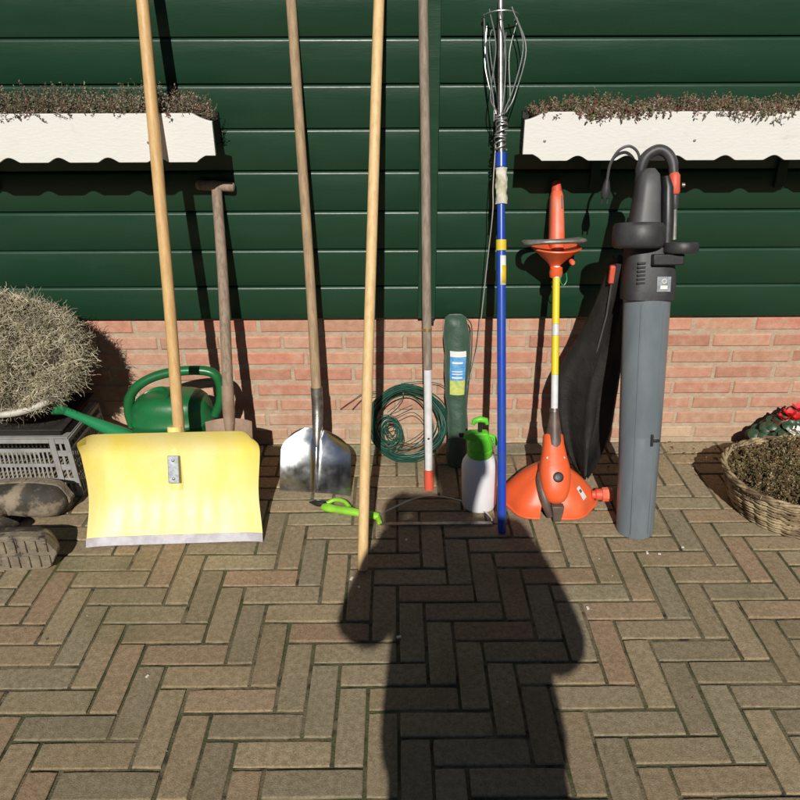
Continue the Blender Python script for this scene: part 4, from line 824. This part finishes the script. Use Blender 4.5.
# a second, upright pot of the same dried plant further left, mostly outside the frame
# ---------------------------------------------------------------- muddy boots
def boot(sgn, ox, oy, rot, label):
    """lies on its side: toe to +X, sole facing sgn*Y"""
    root = thing('work_boot', label, 'boot', (ox, oy, 0), 'muddy work boots in front of the crate')
    base = Matrix.Translation((ox, oy, 0)) @ Matrix.Rotation(rot, 4, 'Z')
    def loc(x, up, wd):                               # x along foot (0 heel .. .29 toe), up away from the sole, wd across the foot (becomes world z)
        return base @ V((x, -sgn * up, wd))
    def half(x):                                      # foot half width
        t = max(0, min(1, x / .29)); return 0.036 + 0.016 * sin(pi * min(1, t * .9) * .95) ** 1.5 + 0.006 * t - (0.058 * max(0, (t - .86) / .14) ** 2.2)
    g = G(); xs = [.29 * i / 40 for i in range(41)]; out = []
    for x in xs: out.append((x, 0.058 - max(.006, half(x) + .004)))
    for x in reversed(xs): out.append((x, 0.058 + max(.006, half(x) + .004)))
    n = len(out); lay = [[loc(x, u, z) for x, z in out] for u in (0.0, 0.004, 0.024, 0.028)]
    g.loft(lay); 
    for i in range(9):                                # tread lugs
        x = .02 + i * .029
        if abs(x - .105) < .02: continue
        for w0, w1 in ((-.85, -.12), (.12, .85)):
            h_ = half(x); P = [loc(x + a, u, .058 + h_ * w) for u in (-.006, 0.001) for a, w in ((0, w0), (.018, w0), (.018, w1), (0, w1))]
            g.add(P, [(0, 1, 2, 3), (4, 7, 6, 5), (0, 4, 5, 1), (1, 5, 6, 2), (2, 6, 7, 3), (3, 7, 4, 0)])
    g.build('sole', 'boot_sole', root, smooth=40, bevel=0.0015, seg=1)
    g = G(); rings = []
    for i in range(25):                               # vamp: low dome over the foot
        t = i / 24; x = .008 + .274 * t; hw = max(.01, half(x)); H = 0.028 + (0.055 + .028 * max(0, 1 - t * 1.7)) * (1 - max(0, (t - .72) / .28) ** 2.4 * .85)
        rings.append([loc(x, .026 + (H - .02) * max(0, sin(q)) ** .8 if sin(q) > 0 else .026, .058 + hw * math.copysign(abs(cos(q)) ** .8, cos(q))) for q in [2 * pi * k / 24 for k in range(24)]])
    g.loft(rings); g.build('upper', 'rubber_boot', root, smooth=60)
    g = G(); rings = []
    for i in range(16):                               # ankle shaft, slumped
        t = i / 15; u = .05 + .115 * t; cx_ = .062 + .006 * sin(t * 5); rx = .056 - .010 * sin(pi * t) + .006 * t; rz = .040 * (1 - .25 * t)
        rings.append([loc(cx_ + rx * cos(q), u + .004 * sin(q * 3 + t * 9), .052 - .006 * t + rz * sin(q)) for q in [2 * pi * k / 24 for k in range(24)]])
    inn = [[loc(.064 + .050 * cos(q), u, .046 + .026 * sin(q)) for q in [2 * pi * k / 24 for k in range(24)]] for u in (.163, .10)]
    g.loft(rings + inn); g.build('shaft', 'rubber_boot', root, smooth=60)
    for i in range(5):
        g = G(); x = .125 + i * .016; hh = .082 - i * .004
        g.tube(smoothpts([loc(x, hh - .006, .058 + .020), loc(x + .004, hh + .004, .058 + .008), loc(x - .002, hh + .005, .058 - .008), loc(x, hh - .006, .058 - .020)], 4), .0024, 6); g.build('lace', 'boot_sole', root)
    return root
boot(+1, -1.325, -0.395, radians(-6), 'muddy old boot lying on its side with its sole towards the crate')
boot(-1, -1.262, -0.735, radians(3), 'muddy old boot lying with its mud caked sole towards the viewer')

# ---------------------------------------------------------------- wicker basket with dry heather and cyclamen
wb = thing('wicker_basket', 'low oval wicker basket filled with dry plants at the right edge', 'basket', (1.365, -0.44, 0))
bc = V((1.365, -0.440, 0))
def bpos(a, z, off=0.0):
    k = 1 + 0.20 * (z / .125) ** .8; rx, ry = (.252 * k + off), (.188 * k + off); c, s_ = cos(a), sin(a)
    return bc + V((rx * math.copysign(abs(c) ** .9, c), ry * math.copysign(abs(s_) ** .9, s_), z))
NS = 34
for r in range(11):
    z = .006 + r * .0108
    for ph in (0, 1):
        g = G(); N = NS * 6; g.tube([bpos(2 * pi * i / N, z + .003 * ph + .0035 * noise.noise(V((i * .11, r * 3.3, ph * 7))), .0048 * cos(pi * (i / 6 + ph + r)) + .003 * noise.noise(V((i * .07, r * 2.1, 9)))) for i in range(N)], .0034, 6, closed=True); g.build('weaver', 'wicker', wb, smooth=60)
for k in range(NS):
    g = G(); a = 2 * pi * k / NS; g.tube([bpos(a, z) for z in (.001, .04, .08, .124)], .0036, 6); g.build('stake', 'wicker', wb)
g = G()
for s_ in range(3):
    N = 200; g.tube([bpos(2 * pi * i / N, .130, .0) + V((0, 0, .006 * sin(i * .35 + s_ * 2.09))) + (bpos(2 * pi * i / N, .130, .0065 * cos(i * .35 + s_ * 2.09)) - bpos(2 * pi * i / N, .130)) for i in range(N)], .0052, 7, closed=True)
g.build('braided_rim', 'wicker', wb, smooth=60)
g = G(); g.loft([[bpos(2 * pi * k / 40, z, -.008) for k in range(40)] for z in (.002, .112)]); g.build('soil', 'soil', wb)
g = G(); OC = [(0.14, 0.115, 0.045), (0.19, 0.145, 0.065), (0.10, 0.085, 0.03), (0.25, 0.19, 0.10), (0.13, 0.075, 0.035), (0.33, 0.27, 0.16), (0.11, 0.11, 0.04), (0.17, 0.09, 0.05)]
for _ in range(2600):
    a = random.uniform(0, 2 * pi); t = random.random() ** .5; p = bc + V((.288 * t * cos(a), .218 * t * sin(a), .106))
    sprig(g, p, (random.gauss(0, .3) + cos(a) * t * .35, random.gauss(0, .3) + sin(a) * t * .3, 1), random.uniform(.020, .050) * (1 + 1.1 * noise.noise(p * 16)), OC, .0054, 12, r=.0009)
o = g.build('basket_heather', 'plant', smooth=0, loc=(1.365, -0.44, .108)); tag(o, 'cushion of dry olive brown heather filling the wicker basket', 'plant')
# cyclamen behind
cy_ = thing('cyclamen', 'cyclamen with dark leaves and red and white flowers behind the wicker basket', 'plant', (1.44, -0.10, 0))
g = G(); g.lathe([(.045, .001), (.05, .004), (.062, .075), (.066, .078), (.066, .088), (.058, .088), (.055, .07)], Matrix.Translation((1.44, -0.105, 0)), 28); g.build('pot', 'pot_dark', cy_)
gl, gs = G(), G()
for k in range(80):
    a = random.uniform(0, 2 * pi); R_ = random.uniform(.02, .155); p = V((1.435 + R_ * cos(a), max(-.19, min(-.032, -0.11 + R_ * .5 * sin(a))), .085 + .075 * (1 - R_ / .17) + random.uniform(0, .03) - .02 * (R_ > .1)))
    nrm = V((cos(a) * .6, -.6 + .2 * sin(a), .8 + random.gauss(0, .3))).normalized(); u_ = nrm.cross(V((0, 0, 1))).normalized() if abs(nrm.z) < .95 else V((1, 0, 0)); v_ = nrm.cross(u_); s_ = random.uniform(.012, .022)
    g = gl; mm_ = Matrix((u_, v_, nrm)).transposed().to_4x4(); mm_.translation = p
    g.sheet(lambda u, v: mm_ @ V((s_ * u * cos(2 * pi * v) * (1 + .15 * cos(4 * pi * v)), s_ * u * 1.15 * sin(2 * pi * v), -s_ * .3 * u * u + .03 * s_ * sin(v * 40) * u)), 3, 18)
    if k % 2 == 0:
        gs.tube(smoothpts([(1.44, -0.105, .08), (1.44 + (p.x - 1.44) * .5, -0.105 + (p.y + .105) * .5, p.z * .6 + .05), p], 3), .0013, 5)
gl.build('foliage', 'leaf', cy_, smooth=60); gs.build('stems', 'leaf', cy_, smooth=60)
def bloom(p, mm, s_=.020):
    h = G()
    for k in range(6):
        a = k * pi / 3 + p[0] * 30; d = V((cos(a), sin(a) * .8, .9)).normalized(); w_ = V((-sin(a), cos(a), 0))
        h.sheet(lambda u, v: V(p) + d * s_ * 1.7 * v + w_ * s_ * (u - .5) * 1.25 * sin(pi * (.15 + .8 * v)) + V((0, 0, .2 * s_ * (u - .5) ** 2)), 4, 6, (0, 0, -.0006))
    h.build('flower', mm, cy_, smooth=60)
    h = G(); h.tube(smoothpts([(1.44, -.105, .08), ((1.44 + p[0]) / 2, (-.105 + p[1]) / 2, p[2] * .7), p], 3), .0016, 5); h.build('stem', 'leaf', cy_)
for p in ((1.385, -.120, .150), (1.378, -.11, .120), (1.400, -.12, .165), (1.418, -.13, .155), (1.44, -.10, .175), (1.50, -.11, .17)): bloom(p, M['petal_red'])
for p in ((1.398, -.165, .118), (1.408, -.175, .110), (1.422, -.180, .125), (1.46, -.17, .125), (1.395, -.170, .090)): bloom(p, M['petal_white'], .019)

# ---------------------------------------------------------------- unseen foliage screen, added behind the camera to cut skylight and darken the scoop
hg_ = thing('added_hedge', 'tall dark foliage screen, unseen, added behind the photographer to block sky light, mirrored in the steel scoop', 'added_hedge', (0, -13.6, 0))
def hpt(u, v):
    a = v * 3; x = -15 + 30 * u
    y, z = (-13.0, 6.4 * a) if a < 1 else ((-13.0 - 1.5 * (a - 1), 6.4) if a < 2 else (-14.5, 6.4 * (3 - a)))
    n_ = noise.noise(V((x * 1.3, y * 2, z * 1.3))) * .14 + noise.noise(V((x * 5, y * 5, z * 5))) * .06
    return V((x, y + (n_ if a < 2 else -n_), max(0, z + n_ * (z > .1))))
g = G(); g.sheet(hpt, 180, 48); g.build('core', 'soil', hg_, smooth=60)
g = G()
for _ in range(16000):
    p = hpt(random.random(), random.random() * .68) + V((random.gauss(0, .03), random.gauss(0, .05), random.gauss(0, .03))); s_ = random.uniform(.05, .12)
    u_ = V((random.gauss(0, 1), random.gauss(0, 1), random.gauss(.5, 1))).normalized(); w_ = u_.cross(V((random.random(), random.random(), random.random()))).normalized()
    c = random.choice([(.03, .06, .02), (.045, .08, .025), (.06, .09, .03), (.02, .045, .018)])
    g.add([p, p + u_ * s_ + w_ * s_ * .4, p + u_ * s_ * 2, p + u_ * s_ - w_ * s_ * .4], [(0, 1, 2, 3)], c)
g.build('foliage', 'plant', hg_, smooth=0)

# ---------------------------------------------------------------- the photographer, whose shadow falls on the paving
person = thing('person', 'person in a dark jacket holding up a phone, casting the shadow on the paving', 'person', (0.11, -2.70, 0))
def skin_mesh(name, nodes, edges, sub=2, remesh=None):
    me = bpy.data.meshes.new(name); me.from_pydata([n[:3] for n in nodes], edges, []); o = bpy.data.objects.new(name, me); COL.objects.link(o)
    md = o.modifiers.new('skin', 'SKIN'); md.use_smooth_shade = True
    for i, n in enumerate(nodes):
        r = n[3]; me.skin_vertices[0].data[i].radius = (r, n[4] if len(n) > 4 else r); me.skin_vertices[0].data[i].use_root = (i == 0)
    s_ = o.modifiers.new('sub', 'SUBSURF'); s_.levels = s_.render_levels = sub
    dg = bpy.context.evaluated_depsgraph_get(); ev = bpy.data.meshes.new_from_object(o.evaluated_get(dg)); bpy.data.objects.remove(o)
    vs = [v.co.copy() for v in ev.vertices]; fs = [tuple(p.vertices) for p in ev.polygons]; bpy.data.meshes.remove(ev); return vs, fs
bx, by = 0.115, -2.70
hx, hy, hz = 0.122, -2.66, 1.685
SHL = (-0.055, by, 1.415); SHR = (0.275, by, 1.415)
ELL = (-0.160, -2.60, 1.095); ELR = (0.368, -2.60, 1.045)
WRL = (-0.088, -2.465, 1.330); WRR = (0.160, -2.465, 1.325)
nodes = [(bx, by, 0.95, .135, .10), (bx, by, 1.10, .130, .095), (bx, by, 1.28, .155, .105), (bx, by, 1.40, .12, .09), (bx, by + .01, 1.49, .058), (hx, by + .02, 1.555, .055), (hx, hy, 1.62, .072, .085), (hx, hy, 1.69, .080, .098), (hx, hy - .005, 1.755, .058, .07),
         (*SHL, .062), (*ELL, .046), (*WRL, .028), (*SHR, .062), (*ELR, .046), (*WRR, .028),
         (bx - .09, by, .88, .095), (bx - .105, by - .01, .50, .058), (bx - .11, by - .03, .10, .040), (bx - .12, by + .10, .04, .038),
         (bx + .09, by, .88, .095), (bx + .105, by - .01, .50, .058), (bx + .11, by - .03, .10, .040), (bx + .12, by + .10, .04, .038)]
edges = [(0, 1), (1, 2), (2, 3), (3, 4), (4, 5), (5, 6), (6, 7), (7, 8), (3, 9), (9, 10), (10, 11), (3, 12), (12, 13), (13, 14), (0, 15), (15, 16), (16, 17), (17, 18), (0, 19), (19, 20), (20, 21), (21, 22)]
vs, fs = skin_mesh('b', nodes, edges)
g = G(); g.add(vs, fs)
# face features merged into the body: nose, ears, brow
g.lathe([(0.012, -.012), (0.016, 0), (0.010, .018), (0.004, .035)], Matrix.Translation((hx, hy + .094, 1.668)), 10)
for s_ in (-1, 1): g.lathe([(0.006, -.028), (0.012, -.014), (0.013, .01), (0.007, .028)], Matrix.Translation((hx + s_ * .079, hy - .005, 1.68)), 10, .5, 1.4)
# hands: palm and five bent fingers each, closed on the phone
for s_, wr in ((-1, V(WRL)), (1, V(WRR))):
    edge_x = -0.050 if s_ < 0 else 0.110
    palm = V((edge_x + s_ * .030, -2.425, 1.368))
    g.tube(smoothpts([wr, wr.lerp(palm, .6), palm, palm + V((-s_ * .004, .006, .028))], 4), [.026, .027, .029, .031, .032, .033, .034, .034, .033, .032, .030, .027, .020], 12, flat=.55)
    for f, (dz, L) in enumerate(((.034, .030), (.016, .034), (-.002, .032), (-.020, .026))):
        a = palm + V((s_ * .004, .002, dz)); b = V((edge_x + s_ * .014, -2.404, 1.368 + dz)); c = V((edge_x - s_ * .006, -2.3935, 1.368 + dz)); d = V((edge_x - s_ * L * .55, -2.3925, 1.367 + dz))
        g.tube(smoothpts([a, b, c, d], 4), [.0095, .0095, .0093, .009, .0088, .0085, .0083, .008, .0078, .0075, .0072, .007, .005], 8)
    t0_ = palm + V((-s_ * .006, -.004, -.018)); g.tube(smoothpts([t0_, V((edge_x - s_ * .004, -2.425, 1.350)), V((edge_x - s_ * .018, -2.417, 1.372)), V((edge_x - s_ * .026, -2.414, 1.368))], 4), [.014, .0135, .013, .0125, .012, .0115, .011, .0105, .010, .0095, .009, .008, .006], 10)
body = g.build('body', 'skin', person, smooth=60)
# clothes
jn = [(bx, by, 0.84, .225, .15), (bx, by, 1.00, .225, .145), (bx, by, 1.14, .215, .14), (bx, by, 1.30, .215, .14), (bx, by, 1.405, .135, .11), (bx, by + .005, 1.455, .085, .08),
      (*SHL, .095), (*ELL, .082), (*lerp(ELL, WRL, .85), .05), (*SHR, .095), (*ELR, .082), (*lerp(ELR, WRR, .85), .05)]
vs, fs = skin_mesh('j', jn, [(0, 1), (1, 2), (2, 3), (3, 4), (4, 5), (4, 6), (6, 7), (7, 8), (4, 9), (9, 10), (10, 11)])
g = G(); g.add(vs, fs); g.build('jacket', 'jacket', body, smooth=60)
tn = [(bx, by, 0.93, .145, .112), (bx - .09, by, .86, .108), (bx - .105, by - .01, .50, .074), (bx - .11, by - .03, .10, .060), (bx + .09, by, .86, .108), (bx + .105, by - .01, .50, .074), (bx + .11, by - .03, .10, .060)]
vs, fs = skin_mesh('t', tn, [(0, 1), (1, 2), (2, 3), (0, 4), (4, 5), (5, 6)])
g = G(); g.add(vs, fs); g.build('trousers', 'jeans', body, smooth=60)
for s_ in (-1, 1):
    g = G(); rings = []
    for i in range(13):
        t = i / 12; y = by - .085 + .285 * t; hw = .036 + .012 * sin(pi * min(1, t * .95)); H = .085 - .045 * t if t < .9 else .03; xc = bx + s_ * (.11 + .012 * t)
        rings.append([V((xc + hw * cos(q) * (1 if t < .93 else .7), y, max(.001, H / 2 + H / 2 * sin(q)))) for q in [2 * pi * k / 16 for k in range(16)]])
    g.loft(rings); g.build('shoe', 'black', body, smooth=60)
g = G()
g.loft([[V((hx + r * .86 * cos(q), hy - .012 + r * 1.06 * sin(q), z)) for q in [2 * pi * k / 24 for k in range(24)]] for z, r in ((1.64, .078), (1.68, .092), (1.73, .096), (1.77, .088), (1.80, .062), (1.815, .03))]); g.build('hair', 'hair', body, smooth=60)
for s_ in (-1, 1):
    g = G(); g.lathe([(0.001, -.006), (.010, 0), (.001, .006)], Matrix.Translation((hx + s_ * .031, hy + .083, 1.692)), 12, 1.2, .6); g.build('eye', 'white_paint', body)
g = G(); g.tube([(hx - .024, hy + .083, 1.637), (hx, hy + .090, 1.634), (hx + .024, hy + .083, 1.637)], .0045, 8); g.build('mouth', 'petal_red', body)
# phone: the camera looks out through its back, at the upper left corner
g = G(); g.box((-0.048, -2.408, 1.328), (0.110, -2.399, 1.408)); 
ph = thing('phone', 'slim dark phone held sideways in both hands of the photographer', 'phone', (0.031, -2.4035, 1.328))
g.build('case', 'black', ph, bevel=0.003)
g = G(); g.box((-0.041, -2.4095, 1.334), (0.103, -2.4082, 1.402)); g.build('screen', 'glass', ph)
g = G(); g.lathe([(0.006, 0), (0.006, .0025), (.004, .003)], Matrix.Translation((0.0, -2.3988, 1.365)) @ Matrix.Rotation(-pi / 2, 4, 'X'), 16); g.build('lens_ring', 'dull_steel', ph)

for o in bpy.data.objects:
    if '_org' in o: del o['_org']
